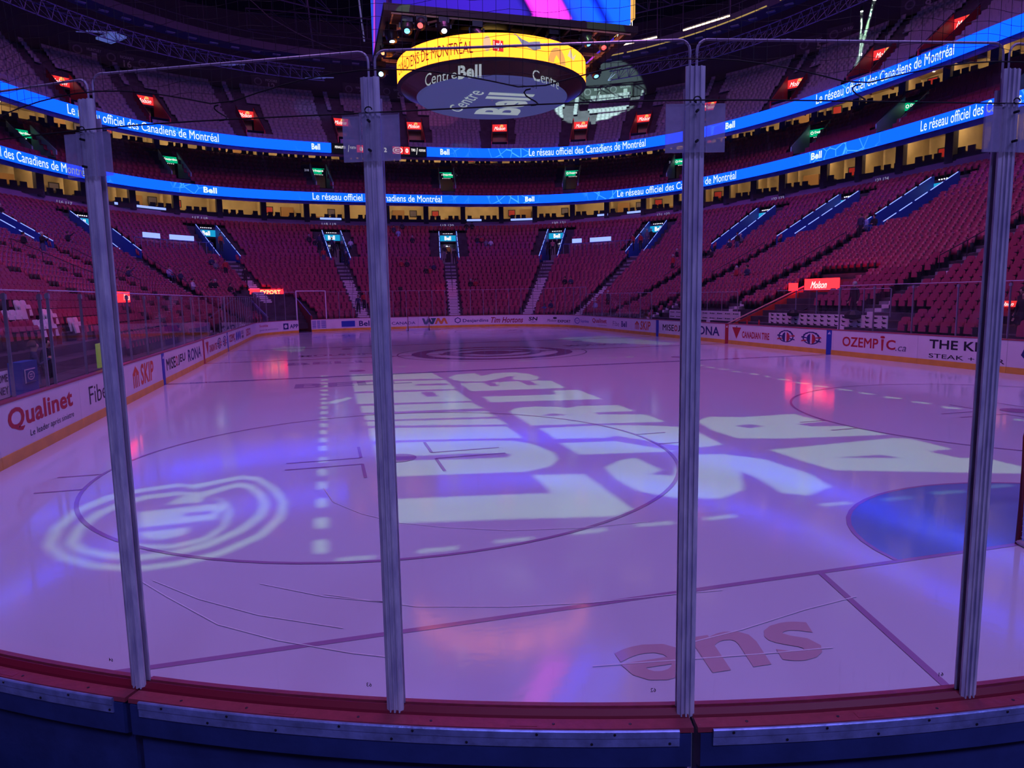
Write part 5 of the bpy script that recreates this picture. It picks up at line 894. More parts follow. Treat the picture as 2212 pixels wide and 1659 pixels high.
# roof
mb=MB(); ring=[sup(f,60,75,2.4) for f in range(0,360,6)]; i=mb.vs((0,CY,37.5),*[(x,y,35.5) for x,y in ring]); n=len(ring)
for k in range(n): mb.face((i,i+1+(k+1)%n,i+1+k))
S('ceiling_roof',mb,ROOF)
mb=MB(); ring=[sup(f,58,72,2.4) for f in range(0,361,6)]; mb.strip([(x,y,-.05) for x,y in ring],[(x,y,36) for x,y in ring]); S('wall_arena_shell',mb,P('shell_dark',(.008,.008,.012),.95))
mb=MB(); i=mb.vs(*[(x,y,-.06) for x,y in ring[:-1]]); mb.face(range(i,i+60)); S('floor_arena_base',mb,CONCD)
def truss(name,label,pts,d=.9,w=.8,r=.045,mat=None,tie=1):
    t=thing(name,label,'truss',pts[0]); b=MB(); n=len(pts); pts=[Vector(p) for p in pts]
    tops=[]
    for s in (-1,1):
        L=[]
        for k,p in enumerate(pts):
            tg=(pts[min(k+1,n-1)]-pts[max(k-1,0)]); tg.z=0; tg.normalize(); L.append(p+Vector((tg.y,-tg.x,0))*w/2*s)
        tops.append(L); b.tube(L,r,4)
    bot=[(a+c)/2-Vector((0,0,d)) for a,c in zip(*tops)]; b.tube(bot,r,4); b.build('chords',mat or TRUSS,t)
    b=MB()
    for k in range(n-1):
        for L in tops: b.tube([L[k],bot[k+1]],r*.6,3,caps=False); b.tube([bot[k],L[k]],r*.6,3,caps=False)
        b.tube([tops[0][k],tops[1][k+1]],r*.6,3,caps=False)
    b.build('lacing',mat or TRUSS,t); return t
def ell(c,z,f0,f1,st): return [(*sup(f0+(f1-f0)*i/int(abs(f1-f0)/st),*c),z) for i in range(int(abs(f1-f0)/st)+1)]
TRB=P('truss_lit',(.16,.17,.30),.5,.2)  # paler copy of the truss steel, lit look put into its colour
truss('catwalk_truss','blue grey lattice truss curving along the left under the dark roof',ell((37,47.3,2.5),27.2,140,98,1.4),1.1,1.1,.05,TRB)
truss('catwalk_truss','blue grey lattice truss curving along the right under the dark roof',ell((37,47.3,2.5),27.2,12,60,1.4),1.1,1.1,.05,TRB)
truss('roof_truss','dark straight roof truss high on the left',[(-30+2.2*i,58+.9*i,31) for i in range(12)],1.6,1.2,.06)
truss('roof_truss','dark roof truss high behind the scoreboard',[(-14+2.4*i,76,32) for i in range(14)],1.8,1.2,.06)
truss('roof_truss','dark roof truss high on the right',[(12+1.6*i,72-1.6*i,31) for i in range(12)],1.6,1.2,.06)
for sgn,lab,fa,fb in ((-1,'left',143,88),(1,'right',10,66)):
    t=thing('catwalk','dark curved technical catwalk hanging on the %s under the roof'%lab,'catwalk',(*sup((fa+fb)/2,34,44.5,2.5),27.6))
    c=(34,44.5,2.5); n=40; F_=[fa+(fb-fa)*i/n for i in range(n+1)]
    b=MB(); b.strip([(*sup(f,*c),27.6) for f in F_],[(*sup(f,*offc(c,1.8)),27.6) for f in F_]); b.strip([(*sup(f,*c),27.6) for f in F_],[(*sup(f,*c),28.3) for f in F_]); b.strip([(*sup(f,*offc(c,1.8)),27.6) for f in F_],[(*sup(f,*offc(c,1.8)),28.3) for f in F_]); b.build('deck',P('catwalk_deck',(.05,.05,.08),.8),t)
    b=MB(); b.tube([(*sup(f,*c),29.0) for f in F_],.03,4)
    for f in F_[::2]: b.tube([(*sup(f,*c),28.2),(*sup(f,*c),29.0)],.025,4); b.tube([(*sup(f,*offc(c,.9)),28.3),(*sup(f,*offc(c,.9)),35)],.02,3)
    b.build('guard_rail',TRUSS,t)
    for j in range(22):
        f=fa+(fb-fa)*(j+.5)/22; x,y=sup(f,*offc(c,.9)); w=math.atan2(y-CY,x)
        b=MB(); b.box(x,y,27.5,.35,.75,.08,w); b.build('deck_opening',P('deck_grille',(.22,.22,.30),.7) ,t)
# fluorescent strips on the right
for k,(A,B) in enumerate((((21.6,63.2,27),(24.0,60.6,27)),((25.6,58.6,27),(28.0,54.6,27)))):
    A,B=Vector(A),Vector(B); t=thing('strip_light','row of glowing warm tube lights under the roof, %s'%('the lower one beside the scoreboard' if k==0 else 'the higher one on the right'),'strip light',A)
    for j in range(5): b=MB(); b.tube([A.lerp(B,j/5+.01),A.lerp(B,(j+1)/5-.01)],.07,6); b.build('tube',LTUBE,t)
    b=MB(); b.tube([A+Vector((0,0,.15)),B+Vector((0,0,.15))],.06,4); b.build('batten',TRUSS,t); b=MB(); b.tube([A+Vector((0,0,.15)),A+Vector((0,0,8))],.03,4); b.tube([B+Vector((0,0,.15)),B+Vector((0,0,8))],.05,4); b.build('hanger',TRUSS,t)
t=thing('catwalk_glow','long dim yellow glow added along the lit right catwalk edge','strip light',(25,60,27.1)); c=(32.6,43.2,2.5)  # glow added for the yellow light on the catwalk edge
for a,b_ in ((67,57),(56.5,50),(49,36),(34,24)):
    b=MB(); b.tube(ell(c,27.1,a,b_,1.5),.06,4); b.build('glow_line',E('catwalk_glow_yellow',(.42,.28,.09),1.0),t)
# hanging panel on the left and rigging bars, faint glow put into both
q=[(-27.0,72.5,27),(-25.1,70.7,27),(-24.2,71.7,27),(-26.0,73.5,27)]; b=MB(); b.prism([Vector(x) for x in q],(0,0,.2)); tag(b.build('hanging_glow_panel',P('panel_pale_glow',(.35,.42,.75),.5,emit=(.12,.18,.5),es=.5)),'pale blue square panel with a faint glow hanging under the left roof truss','fixture')
for k,(x,y) in enumerate(((-27.6,69.0),(-17.5,75.6),(-8.6,78.0),(34.6,57.2))):
    t=thing('rigging_bracket','pair of parallel bars with added blue glow hanging off the truss, %s'%('leftmost','second from the left','left of centre','on the right')[k],'rigging',(x,y,26.2)); 
    for s in (0,.9): b=MB(); b.tube([(x+s,y-.4*s,26.4),(x+2.1+s,y+1.3-.4*s,26.9)],.05,4); b.build('bar',P('bar_blue_glow',(.25,.3,.6),.5,emit=(.1,.13,.35),es=.4),t)  # bars glow by themselves in place of light falling on them
cable=[(-14.5,76,37),(-14.2,75.5,33.5),(-11.8,75,31.2),(-9,75,29.8),(-6,76,29),(-2,77,28.6)]
b=MB(); b.tube(cable,.05,4); tag(b.build('power_cable',P('cable',(.10,.10,.13),.6)),'thick cable sagging from the roof left of the scoreboard','cable')
for k,(x,z0,z1,m_) in enumerate(((-7.6,29.5,36,P('duct',(.06,.07,.12),.6)),(-2.2,30.6,36,P('pole_glow',(.3,.32,.5),.5,emit=(.15,.17,.4),es=.35)))):  # the short pole gets its own glow instead of light on it
    b=MB(); b.tube([(x-.5,78,z1),(x,78,z0)],.10,6); tag(b.build('hanging_pole',m_),'%s hanging pole left of the scoreboard'%('dull blue' if k==0 else 'short pale glowing'),'pole')
t=thing('speaker_column','tall hanging speaker column with small lights left of the scoreboard','speaker',(1.2,76,28.0)); b=MB(); b.box(1.2,76,28.3,1.2,.6,4.5); b.build('cabinet',P('spk',(.04,.03,.035),.6),t)
for j in range(3):
    for s in (-.2,.2): b=MB(); b.box(1.2+s,75.66,28.9+1.2*j,.1,.04,.08); b.build('indicator_light',LSIGNW,t)
# beam lamps on the right with their light beams
# ---------------------------------------------------------------- scoreboard
CX,CYS=.25,30.5
t=thing('scoreboard','huge hanging scoreboard cube with big led screens, frame and lower ring','scoreboard',(CX,CYS,11.8)); SB=t
def screenmat(name,kind):
    m=bpy.data.materials.new(name); m.use_nodes=True; nt=m.node_tree; nt.nodes.clear(); L=nt.links; N=nt.nodes.new; out=N('ShaderNodeOutputMaterial'); em=N('ShaderNodeEmission')
    tc=N('ShaderNodeTexCoord'); sp=N('ShaderNodeSeparateXYZ'); L.new(tc.outputs['Object'],sp.inputs[0])
    a=N('ShaderNodeMath'); a.operation='MULTIPLY'; a.inputs[1].default_value=.62; L.new(sp.outputs['Z'],a.inputs[0]); b=N('ShaderNodeMath'); b.operation='ADD'; L.new(sp.outputs['X' if kind=='f' else 'Y'],b.inputs[0]); L.new(a.outputs[0],b.inputs[1])
    r=N('ShaderNodeValToRGB'); mr=N('ShaderNodeMapRange'); mr.inputs['From Min'].default_value=-4.5; mr.inputs['From Max'].default_value=8; L.new(b.outputs[0],mr.inputs['Value']); L.new(mr.outputs[0],r.inputs[0]); cr=r.color_ramp; cr.interpolation='LINEAR'
    pts=[(0,(.02,.01,.35)),(.35,(.05,.015,.55)),(.53,(.04,.02,.55)),(.56,(.01,.005,.12)),(.585,(2.4,.07,2.2)),(.68,(2.3,.06,2.1)),(.705,(.02,.03,.4)),(.73,(.02,.10,4)),(.80,(.01,.14,4.2)),(.83,(.005,.01,.4)),(.86,(.01,.14,2.2)),(.95,(.01,.16,2.2)),(1,(.005,.02,.4))]
    if kind=='s': pts=[(0,(.02,.02,.35)),(.55,(.05,.02,.45)),(.62,(.6,.05,.6)),(.68,(.02,.05,.6)),(1,(.02,.08,.7))]
    while len(cr.elements)<len(pts): cr.elements.new(.5)
    for e,(p_,c) in zip(cr.elements,pts): e.position=p_; e.color=(*c,1)
    L.new(r.outputs[0],em.inputs[0]); em.inputs[1].default_value=1.25; L.new(em.outputs[0],out.inputs[0]); return m
X0,X1,Y0,Y1,ZB=-4.95,6.0,27.0,33.6,14.0
FRM=P('score_frame',(.02,.018,.018),.5,.3); GFR=P('score_beam',(.62,.50,.25),.5,.1)
b=MB(); b.obox((X0+.35,Y0+.02,ZB+.35),(X1-X0-.7,0,0),(0,.15,0),(0,0,7)); b.build('front_screen',screenmat('screen_front','f'),t)
b=MB(); b.obox((X0+.35,Y1-.17,ZB+.35),(X1-X0-.7,0,0),(0,.15,0),(0,0,7)); b.build('back_screen',screenmat('screen_back','f'),t)
b=MB(); b.obox((X0,Y0+.4,ZB+.2),(.15,0,0),(0,Y1-Y0-.8,0),(0,0,7)); b.build('side_screen',screenmat('screen_side','s'),t)
b=MB(); b.obox((X1-.15,Y0+.3,ZB+.7),(.15,0,0),(0,2.2,0),(0,0,7)); b.build('side_screen',E('side_orange',(1,.5,.12),1.0),t)
b=MB(); b.obox((X1-.15,Y0+2.6,ZB+.3),(.15,0,0),(0,Y1-Y0-3,0),(0,0,7)); b.build('side_screen',screenmat('screen_side2','s'),t)
fs=lambda y0,y1,z0,z1:(lambda u,v:(X1+.02,y0+(y1-y0)*u,z0+(z1-z0)*v))
b=MB(); put_text(b,'50|50',fs(27.5,29.3,15.1,15.8),.03); b.build('side_lettering',LRED,t); b=MB(); put_text(b,'10000$',fs(27.6,29.3,14.45,14.95),.02); b.build('side_lettering',LSIGNW,t)
b=MB()   # casing body and bottom rim
b.obox((X0+.5,Y0+.2,ZB+.3),(X1-X0-1,0,0),(0,Y1-Y0-.4,0),(0,0,7.1)); b.build('casing',BLACK,t)
b=MB(); w=.35
for o_,a_,c_ in (((X0,Y0,ZB),(X1-X0,0,0),(0,w,0)),((X0,Y1-w,ZB),(X1-X0,0,0),(0,w,0)),((X0,Y0+w,ZB),(w,0,0),(0,Y1-Y0-2*w,0)),((X1-w,Y0+w,ZB),(w,0,0),(0,Y1-Y0-2*w,0))): b.obox(o_,a_,c_,(0,0,.28))
b.build('bottom_rim',FRM,t)
b=MB()
for k in range(9): x=X0+.4+(X1-X0-.8)*k/8; b.obox((x-.05,Y0+.3,ZB+.12),(.1,0,0),(0,Y1-Y0-.6,0),(0,0,.12))
for k in range(5): y=Y0+.4+(Y1-Y0-.8)*k/4; b.obox((X0+.3,y-.05,ZB+.06),(X1-X0-.6,0,0),(0,.1,0),(0,0,.12))
for sx in (0,1):
    for sy in (0,1): b.tube([(X0+.4 if sx==0 else X1-.4,(Y0+2.2 if sy==0 else Y1-2.2),ZB+.05),(X0+2.6 if sx==0 else X1-2.6,(Y0+.4 if sy==0 else Y1-.4),ZB+.05)],.06,4)
b.tube([(X0+.3,Y0+.12,ZB-.03),(X1-.3,Y0+.12,ZB-.03)],.05,5)
b.build('underside_beams',GFR,t)
# ring
b=MB(); n=72
def cyl(b,r0,z0,r1,z1):
    b.strip([(CX+r0*math.cos(2*PI*k/n),CYS+r0*math.sin(2*PI*k/n),z0) for k in range(n+1)],[(CX+r1*math.cos(2*PI*k/n),CYS+r1*math.sin(2*PI*k/n),z1) for k in range(n+1)])
cyl(b,4.35,12.30,4.35,13.22); b.build('ring_screen',LYEL,t)
b=MB(); cyl(b,4.35,13.22,4.2,13.25); cyl(b,4.2,13.25,2.0,13.25); cyl(b,2.0,13.25,2.0,14.2); cyl(b,4.37,12.28,4.2,12.2); b.build('ring_housing',BLACK,t)
b=MB(); cyl(b,4.36,12.28,3.5,11.86); b.build('ring_skirt',P('skirt_bronze',(.10,.055,.03),.25,.6),t)
b=MB(); cyl(b,3.5,11.86,3.42,11.80); cyl(b,3.42,11.80,0.01,11.80); b.build('underside_disc',P('disc_blue',(.07,.10,.24),.45,emit=(.045,.06,.17),es=.75),t)
def ringtext(txt,a0,a1,z0,z1,r,mat,bold=.01,name='ring_lettering',shrink=0):
    b=MB(); put_text(b,txt,lambda u,v:(CX+(r-shrink*(1-v))*math.cos(math.radians(a0+(a1-a0)*u)),CYS+(r-shrink*(1-v))*math.sin(math.radians(a0+(a1-a0)*u)),z0+(z1-z0)*v),bold); b.build(name,mat,t)
ringtext('CANADIENS DE MONTRÉAL',186,246.5,12.46,13.05,4.38,LBRN,.004)
ringtext("Lay's",257.5,262.0,12.52,12.90,4.40,LSIGNW,.03)
def ringpoly(polys,a0,a1,z0,z1,mat,name,r=4.37):
    V,F=fill2d(polys); b=MB(); i=b.vs(*[(CX+r*math.cos(math.radians(a0+(a1-a0)*v[0])),CYS+r*math.sin(math.radians(a0+(a1-a0)*v[0])),z0+(z1-z0)*v[1]) for v in V]); [b.face([i+k for k in ff]) for ff in F]; b.build(name,mat,t)
ringpoly([[(0,.1),(1,0),(1,.9),(0,1)]],257,262.6,12.48,12.95,LRED,'ring_emblem'); ringpoly([circ(.5,.5,.5,16)],252,256,12.5,13.1,E('ring_pink',(1,.6,.35),1),'ring_emblem')
ringpoly([[(0,1),(.08,1),(.3,.45),(.75,.2),(1,.35),(.97,.75),(.75,.7),(.55,.62),(.3,.75)]],268,284,12.5,13.2,LGREY,'ring_picture')
ringpoly([circ(.5,0,.5,24,1)[:13]],289,302,12.33,12.95,E('ring_orange',(1,.45,.12),1.1),'ring_picture'); ringpoly([[(0,.2),(.3,1),(.6,.3),(1,.8),(.7,0)]],304,313,12.7,13.1,E('ring_pink2',(1,.75,.5),1),'ring_picture')
ringpoly([[(0,0),(1,0),(1,1),(0,1)]],338,341,12.35,13.18,E('ring_orange2',(1,.30,.05),1),'ring_picture')
# lettering on the sloping skirt and the disc
WT=P('disc_letter',(.5,.6,.55),.5,emit=(.45,.6,.5),es=.55)
def skirt(txt,a0,a1,bold,s0=.35,s1=.98):
    b=MB(); put_text(b,txt,lambda u,v:(lambda r,z:(CX+r*math.cos(math.radians(a0+(a1-a0)*u)),CYS+r*math.sin(math.radians(a0+(a1-a0)*u)),z-.01))(2.55+1.0*v,11.785),bold); b.build('disc_lettering',WT,t)
def skq(txt,q,bold):
    (a0,r0),(a1,r1),(a2,r2),(a3,r3)=q
    def fn(u,v):
        A=(a0*(1-u)+a1*u)*(1-v)+(a2*(1-u)+a3*u)*v; r=(r0*(1-u)+r1*u)*(1-v)+(r2*(1-u)+r3*u)*v
        z=11.785 if r<3.5 else 11.86+(r-3.5)*.488-.02
        return (CX+r*math.cos(math.radians(A)),CYS+r*math.sin(math.radians(A)),z)
    b=MB(); put_text(b,txt,fn,bold); b.build('disc_lettering',WT,t)
def dq(txt,q,bold):
    A,B,C_,D=[Vector((*c,11.785)) for c in q]; b=MB(); put_text(b,txt,lambda u,v:tuple((A*(1-u)+B*u)*(1-v)+(C_*(1-u)+D*u)*v),bold); b.build('disc_lettering',WT,t)
skq('Centre',[(200.8,3.51),(231.4,3.5),(212.7,4.05),(234.8,3.93)],.0); skq('Bell',[(232.2,3.49),(249.0,3.43),(236.5,4.08),(250.4,4.07)],.035); skq('Centre',[(286.1,3.45),(317.3,3.37),(281.6,3.94),(305.3,3.8)],.0)
dq('Centre',[(-.88,32.9),(-.36,29.32),(-1.57,32.1),(-1.16,28.93)],.0); dq('Bell',[(2.14,32.73),(1.95,29.13),(-.1,32.91),(-.17,29.21)],.035)
# moving head lamps under the scoreboard
HB=P('lamp_body',(.03,.028,.03),.3,.2)
def lamp(x,y,z,aim,mat,label,sz=1.0):
    t=thing('moving_head_lamp',label,'stage lamp',(x,y,z)); a=Vector(aim).normalized()
    b=MB(); b.box(x,y,ZB-.28,.34*sz,.34*sz,.22); b.build('base_box',HB,t)
    b=MB(); s=.24*sz
    for q in (-1,1): b.obox((x+q*s-.03,y-.05,z-.08),(.06,0,0),(0,.1,0),(0,0,ZB-.28-z+.08))
    b.build('yoke',HB,t)
    c=Vector((x,y,z)); b=MB(); b.lathe([(.06,-.30*sz),(.16*sz,-.26*sz),(.21*sz,-.10*sz),(.20*sz,.08*sz),(.165*sz,.20*sz),(.165*sz,.24*sz)],c,16,a); hd=b.build('head',HB,t,smooth=True)
    b=MB(); b.lathe([(.085*sz,0),(.09*sz,.01),(.06*sz,.03)],c+a*.235*sz,14,a); b.build('lens',mat,hd); return t
LB=E('lens_blue',(.1,.55,1),5); LC_=E('lens_cyan',(.3,.85,1),5); LR_=E('lens_red',(1,.08,.08),3); LO=E('lens_orange',(1,.3,.12),3); LW_=E('lens_white',(.75,.95,1),7)
def zpos(px,py,z):  # kept for reference: positions measured on the underside plane
    return None
LP=[(-4.0,27.4,13.6,(-.1,-.6,-.8),LB,'stage lamp with glowing blue lens at the front left under the scoreboard'),(-3.45,27.3,13.75,(-.2,-.7,-.6),LR_,'stage lamp with small red lens beside the blue one under the scoreboard'),
 (-2.55,27.2,13.65,(0,-.6,-.8),LW_,'stage lamp with white lens under the scoreboard front, left of centre'),(-1.15,27.3,13.5,(.45,-.6,-.6),LW_,'stage lamp with bright white lens turned right under the scoreboard front'),
 (2.2,27.4,13.5,(-.35,-.75,-.5),LC_,'stage lamp with round cyan lens at the right under the scoreboard front'),(3.7,27.4,13.7,(.4,-.5,-.8),LB,'stage lamp with narrow blue lens at the right under the scoreboard'),(4.6,27.6,13.65,(-.1,-.6,-.7),LR_,'stage lamp with red lens near the right corner of the scoreboard'),
 (-4.55,28.4,13.6,(.1,-.2,-1),LC_,'stage lamp with pale lens along the left edge of the scoreboard'),(-4.55,30.1,13.5,(-.75,-.5,-.4),LO,'stage lamp with orange lens along the left edge of the scoreboard'),(-4.6,33.0,13.5,(-.1,-.8,-.5),LC_,'stage lamp with cyan lens at the back left of the scoreboard'),
 (5.6,31.0,13.6,(.1,-.5,-1),LB,'stage lamp with blue lens along the right edge of the scoreboard')]
for a in LP: lamp(*a,sz=1.25)
# ---------------------------------------------------------------- bench side furniture
def banner(name,label,X,ya,yb,z0,z1,cols,rows,shape,t=None):
    t=thing(name,label,'banner',(X,(ya+yb)/2,z0)); b=MB(); b.obox((X,ya,z0),(.05,0,0),(0,yb-ya,0),(0,0,z1-z0)); b.build('panel',KWHT,t)
    b=MB(); k=0
    for c in range(cols):
        for r in range(rows):
            y=yb-(c+.5)*(yb-ya)/cols; z=z0+(r+.5)*(z1-z0)/rows
            if shape=='tick': b.obox((X-.01,y-.13,z-.04),(.006,0,0),(0,.14,0),(0,0,.07)); b.obox((X-.01,y-.20,z-.02),(.006,0,0),(0,.1,0),(0,0,.035)); b.obox((X-.01,y-.01,z+.02),(.006,0,0),(0,.05,0),(0,0,.05))
            else: b.obox((X-.01,y-.3,z-.02),(.006,0,0),(0,.36,0),(0,0,.04)); b.obox((X-.01,y+.12,z-.03),(.006,0,0),(0,.1,0),(0,0,.07))
    b.build('printed_marks',KBLK,t); return t
banner('bench_banner','long white banner with small black marks behind the right side bench, nearer one',15.3,22.1,30.2,.98,1.60,17,3,'tick')
banner('bench_banner','white banner with sparse black marks behind the far bench on the right',15.3,32.9,41.3,1.03,1.62,10,2,'bar')
for k,(ya,yb) in enumerate(((22.0,29.6),(33.2,41.4))):
    t=thing('bench_enclosure','glass backed player bench, %s one behind the right boards'%('nearer','farther')[k],'bench',(14.3,(ya+yb)/2,.02))
    b=MB(); b.obox((13.9,ya,.35),(.4,0,0),(0,yb-ya,0),(0,0,.06)); b.obox((13.9,ya+.2,.02),(.1,0,0),(0,.1,0),(0,0,.33)); b.obox((13.9,yb-.3,.02),(.1,0,0),(0,.1,0),(0,0,.33)); b.build('seat_plank',WOODD,t)
    b=MB(); b.obox((15.28,ya,.02),(.02,0,0),(0,yb-ya,0),(0,0,.95)); b.build('back_wall',NAVY,t)
    n=5
    for j in range(n):
        y0=ya+(yb-ya)*j/n; y1=ya+(yb-ya)*(j+1)/n; b=MB(); b.obox((15.33,y0+.03,1.6),(.012,0,0),(0,y1-y0-.06,0),(0,0,1.15)); b.build('back_glass',GLASS,t)
        b=MB(); b.obox((15.33,y0-.02,1.55),(.04,0,0),(0,.04,0),(0,0,1.2)); b.build('stanchion',STEEL,t)
        b=MB(); b.tube([(15.34,y0+.03,2.76),(15.34,y1-.03,2.76)],.012,4); b.build('glass_edge',GLASSE,t)
for k,(y,z,s) in enumerate(((28.0,1.55,.3),(23.9,1.5,.36))): 
    b=MB(); b.lathe([(.05,0),(s,.05),(s*1.05,s*.6),(s*.6,s*1.1),(.05,s*1.2)],(15.15,y,z-.1),9); tag(b.build('equipment_bag',BLACK),'black bag slung over the white bench banner, %s one'%('left','right')[k],'bag')
for k,y in enumerate((28.9,27.9)): b=MB(); b.lathe([(.04,0),(.045,.16),(.025,.2),(.025,.25)],(13.1,y,1.085),10); tag(b.build('water_bottle',KRED),'small red water bottle on the right board rail, %s one'%('left','right')[k],'bottle')
# player tunnel with red walls
t=thing('tunnel_wall','red orange printed tunnel wall between the benches on the right','tunnel',(14.6,32.6,.02)); TR=P('tunnel_red',(.50,.05,.03),.5)
b=MB(); b.prism([(14.4,32.7,.02),(19.4,32.7,.02),(19.4,32.7,2.85),(14.4,32.7,.80)],(0,.1,0)); b.build('panel',TR,t)
b=MB(); b.tube([(14.4,32.7,.95),(19.4,32.7,3.0)],.05,5); b.build('rail',P('tunnel_rail',(.6,.3,.3),.4),t)
b=MB()
for x,z in ((15.4,.55),(16.6,.95),(17.9,1.45),(17.6,.7),(18.8,1.2)):
    for s in (-1,1): b.tube([(x+s*.30,32.67,z+.34),(x+s*.12,32.67,z+.22),(x+s*.12,32.67,z+.12),(x+s*.30,32.67,z)],.05,4)
    b.tube([(x-.14,32.67,z+.17),(x+.14,32.67,z+.17)],.05,4); b.obox((x-.32,32.66,z-.1),(.64,0,0),(0,.01,0),(0,0,.035))
b.build('printed_mark',P('mark_pale',(.75,.35,.32),.5),t)
t=thing('tunnel_wall','dark near side wall of the player tunnel on the right, sloping rail','tunnel',(14.6,29.9,.02)); b=MB(); b.prism([(16.2,29.9,.02),(19.4,29.9,.02),(19.4,29.9,2.5),(16.2,29.9,1.2)],(0,.08,0)); b.build('panel',P('tun_dk',(.2,.03,.06),.5),t); b=MB(); b.tube([(16.2,29.94,1.3),(19.6,29.94,2.62)],.04,5); b.build('rail',DARK,t)
def litsign(label,A,B,z0,z1,mat,txt,tm,bold=.02,shear=0,z=(.2,.8),u=(.2,.8)):
    A,B=Vector((*A,0)),Vector((*B,0)); d=(B-A); n=Vector((d.y,-d.x,0)).normalized()
    if n.dot(Vector((CAM.x,CAM.y,0))-A)<0: n=-n
    t=thing('lit_sign',label,'sign',(A+B)/2+Vector((0,0,z0))); b=MB(); b.obox(A+Vector((0,0,z0)),d,-n*.3,(0,0,z1-z0)); b.build('light_box',mat,t)
    b=MB(); put_text(b,txt,lambda a,v:tuple(A+d*(u[0]+(u[1]-u[0])*a)+n*.02+Vector((0,0,z0+(z1-z0)*(z[0]+(z[1]-z[0])*v)))),bold,shear); b.build('sign_lettering',tm,t); return t
LR2=E('lit_red_bright',(1,.012,.018),5.5)
litsign('wide glowing red sign over the player tunnel on the right',(19.3,32.5),(19.3,30.0),2.78,3.42,LR2,'Molson',LSIGNW,.02,.45,(.15,.75),(.22,.75))
litsign('small plain red light box left of the wide red sign',(18.6,33.0),(18.6,32.55),2.75,3.2,LR2,'-',LR2)
litsign('glowing red export sign over the far left corner tunnel',(-14.3,65.0),(-11.3,66.3),3.25,3.80,LR2,'EXPORT',E('lit_gold2',(1,.55,.2),2.2),.03,0,(.12,.85),(.28,.86))
t=litsign('small glowing red sign hanging behind the left boards glass',(-15.2,26.8),(-15.2,28.4),2.72,3.12,LR2,'Molson',LSIGNW,.02,.45,(.2,.8),(.4,.95))
litsign('low red sign beside people at the right edge of the view',(16.0,18.0),(16.0,16.9),2.0,2.22,LRED,'Molson',LSIGNW,.02,.4)
# far left corner tunnel
Pg=Vector((*rink(70.4,.15)[:2],.02)); Q=Vector((-10.6,66.6,.02)); t=thing('corner_tunnel','red walled tunnel opening behind the far left corner gate','tunnel',Pg)
b=MB(); b.prism([Pg,Q,Q+Vector((0,0,3.2)),Pg+Vector((0,0,1.35))],(.12,0,0)); b.build('side_wall',P('tunnel_dark_red',(.30,.015,.02),.5),t); b=MB(); b.tube([Pg+Vector((0,0,1.42)),Q+Vector((0,0,3.28))],.04,5); b.build('rail',STEEL,t)
P2=Vector((*rink(66.0,.4)[:2],.02)); Q2=Vector((-14.6,65.2,.02)); b=MB(); b.prism([P2,Q2,Q2+Vector((0,0,3.2)),P2+Vector((0,0,1.35))],(-.12,0,0)); b.build('side_wall',P('tunnel_violet',(.12,.07,.16),.5),t); b=MB(); b.tube([P2+Vector((0,0,1.4)),Q2+Vector((0,0,3.25))],.05,5); b.build('rail',STEEL,t)
b=MB(); b.prism([Q2+Vector((-.3,1.6,0)),Q+Vector((0,1.6,0)),Q+Vector((0,1.6,3.2)),Q2+Vector((-.3,1.6,3.2))],(0,.1,0)); b.build('back_wall',P('tunnel_back',(.10,.07,.03),.8),t)
b=MB(); b.obox((-12.6,66.9,.02),(1.0,0,0),(0,.1,0),(0,0,2.6)); b.build('doorway',P('tunnel_door',(.45,.32,.10),.7),t)
# left side things behind the glass
t=thing('banner_stand','blue stand with outlined team emblem behind the left glass','stand',(-14.3,15.6,.02)); b=MB(); b.obox((-14.1,14.9,.02),(-.25,0,0),(0,.85,0),(0,0,1.42)); b.build('panel',P('stand_blue',(.02,.10,.42),.5),t)
b=MB(); b.obox((-14.085,15.0,.98),(.01,0,0),(0,.55,0),(0,0,.3)); b.build('label',KWHT,t); b=MB(); b.obox((-14.07,15.03,1.0),(.006,0,0),(0,.49,0),(0,0,.26)); b.build('label_field',P('stand_blue2',(.02,.09,.36),.5),t)
V,F=fill2d([circ(.5,.5,.5,20),circ(.5,.5,.36,20),[(.3,.3),(.7,.3),(.7,.45),(.3,.45)],[(.3,.55),(.7,.55),(.7,.7),(.3,.7)]]); b=MB(); i=b.vs(*[(-14.06,15.08+.38*v[0],1.03+.2*v[1]) for v in V]); [b.face([i+k for k in ff]) for ff in F]; b.build('emblem',KWHT,t)
t=thing('green_pad','self-glowing yellow green padded panel behind the left boards next to the first post','pad',(-13.25,16.9,.9)); b=MB(); b.obox((-13.2,16.95,1.09),(-.05,0,0),(0,.5,0),(0,0,.6)); b.build('panel',P('pad_lime_glow',(.42,.62,.05),.6,emit=(.2,.35,.02),es=.35),t)  # pad brightened by a glow put into its material
t=thing('paper_sign','white paper sign with handwriting taped inside the left glass','sign',(-13.15,11.2,1.1)); b=MB(); b.obox((-13.1,10.75,1.09),(-.01,0,0),(0,.95,0),(0,0,.46)); b.build('sheet',KWHT,t)
for s,z in (('WELCOME',1.36),('TIERNEY',1.15)): b=MB(); put_text(b,s,lambda u,v,z=z:(-13.09,10.8+.85*u,z+.13*v),.01); b.build('handwriting',KBLK,t)
# camera on a stand behind the far end glass
t=thing('tv_camera','small camera on a thin stand behind the far end glass','camera',(-.95,62.6,.02)); b=MB(); b.tube([(-.95,62.6,.02),(-.95,62.6,3.5)],.04,5); b.build('stand',BLACK,t); b=MB(); b.box(-.95,62.5,3.5,.35,.5,.3); b.build('camera_body',BLACK,t)
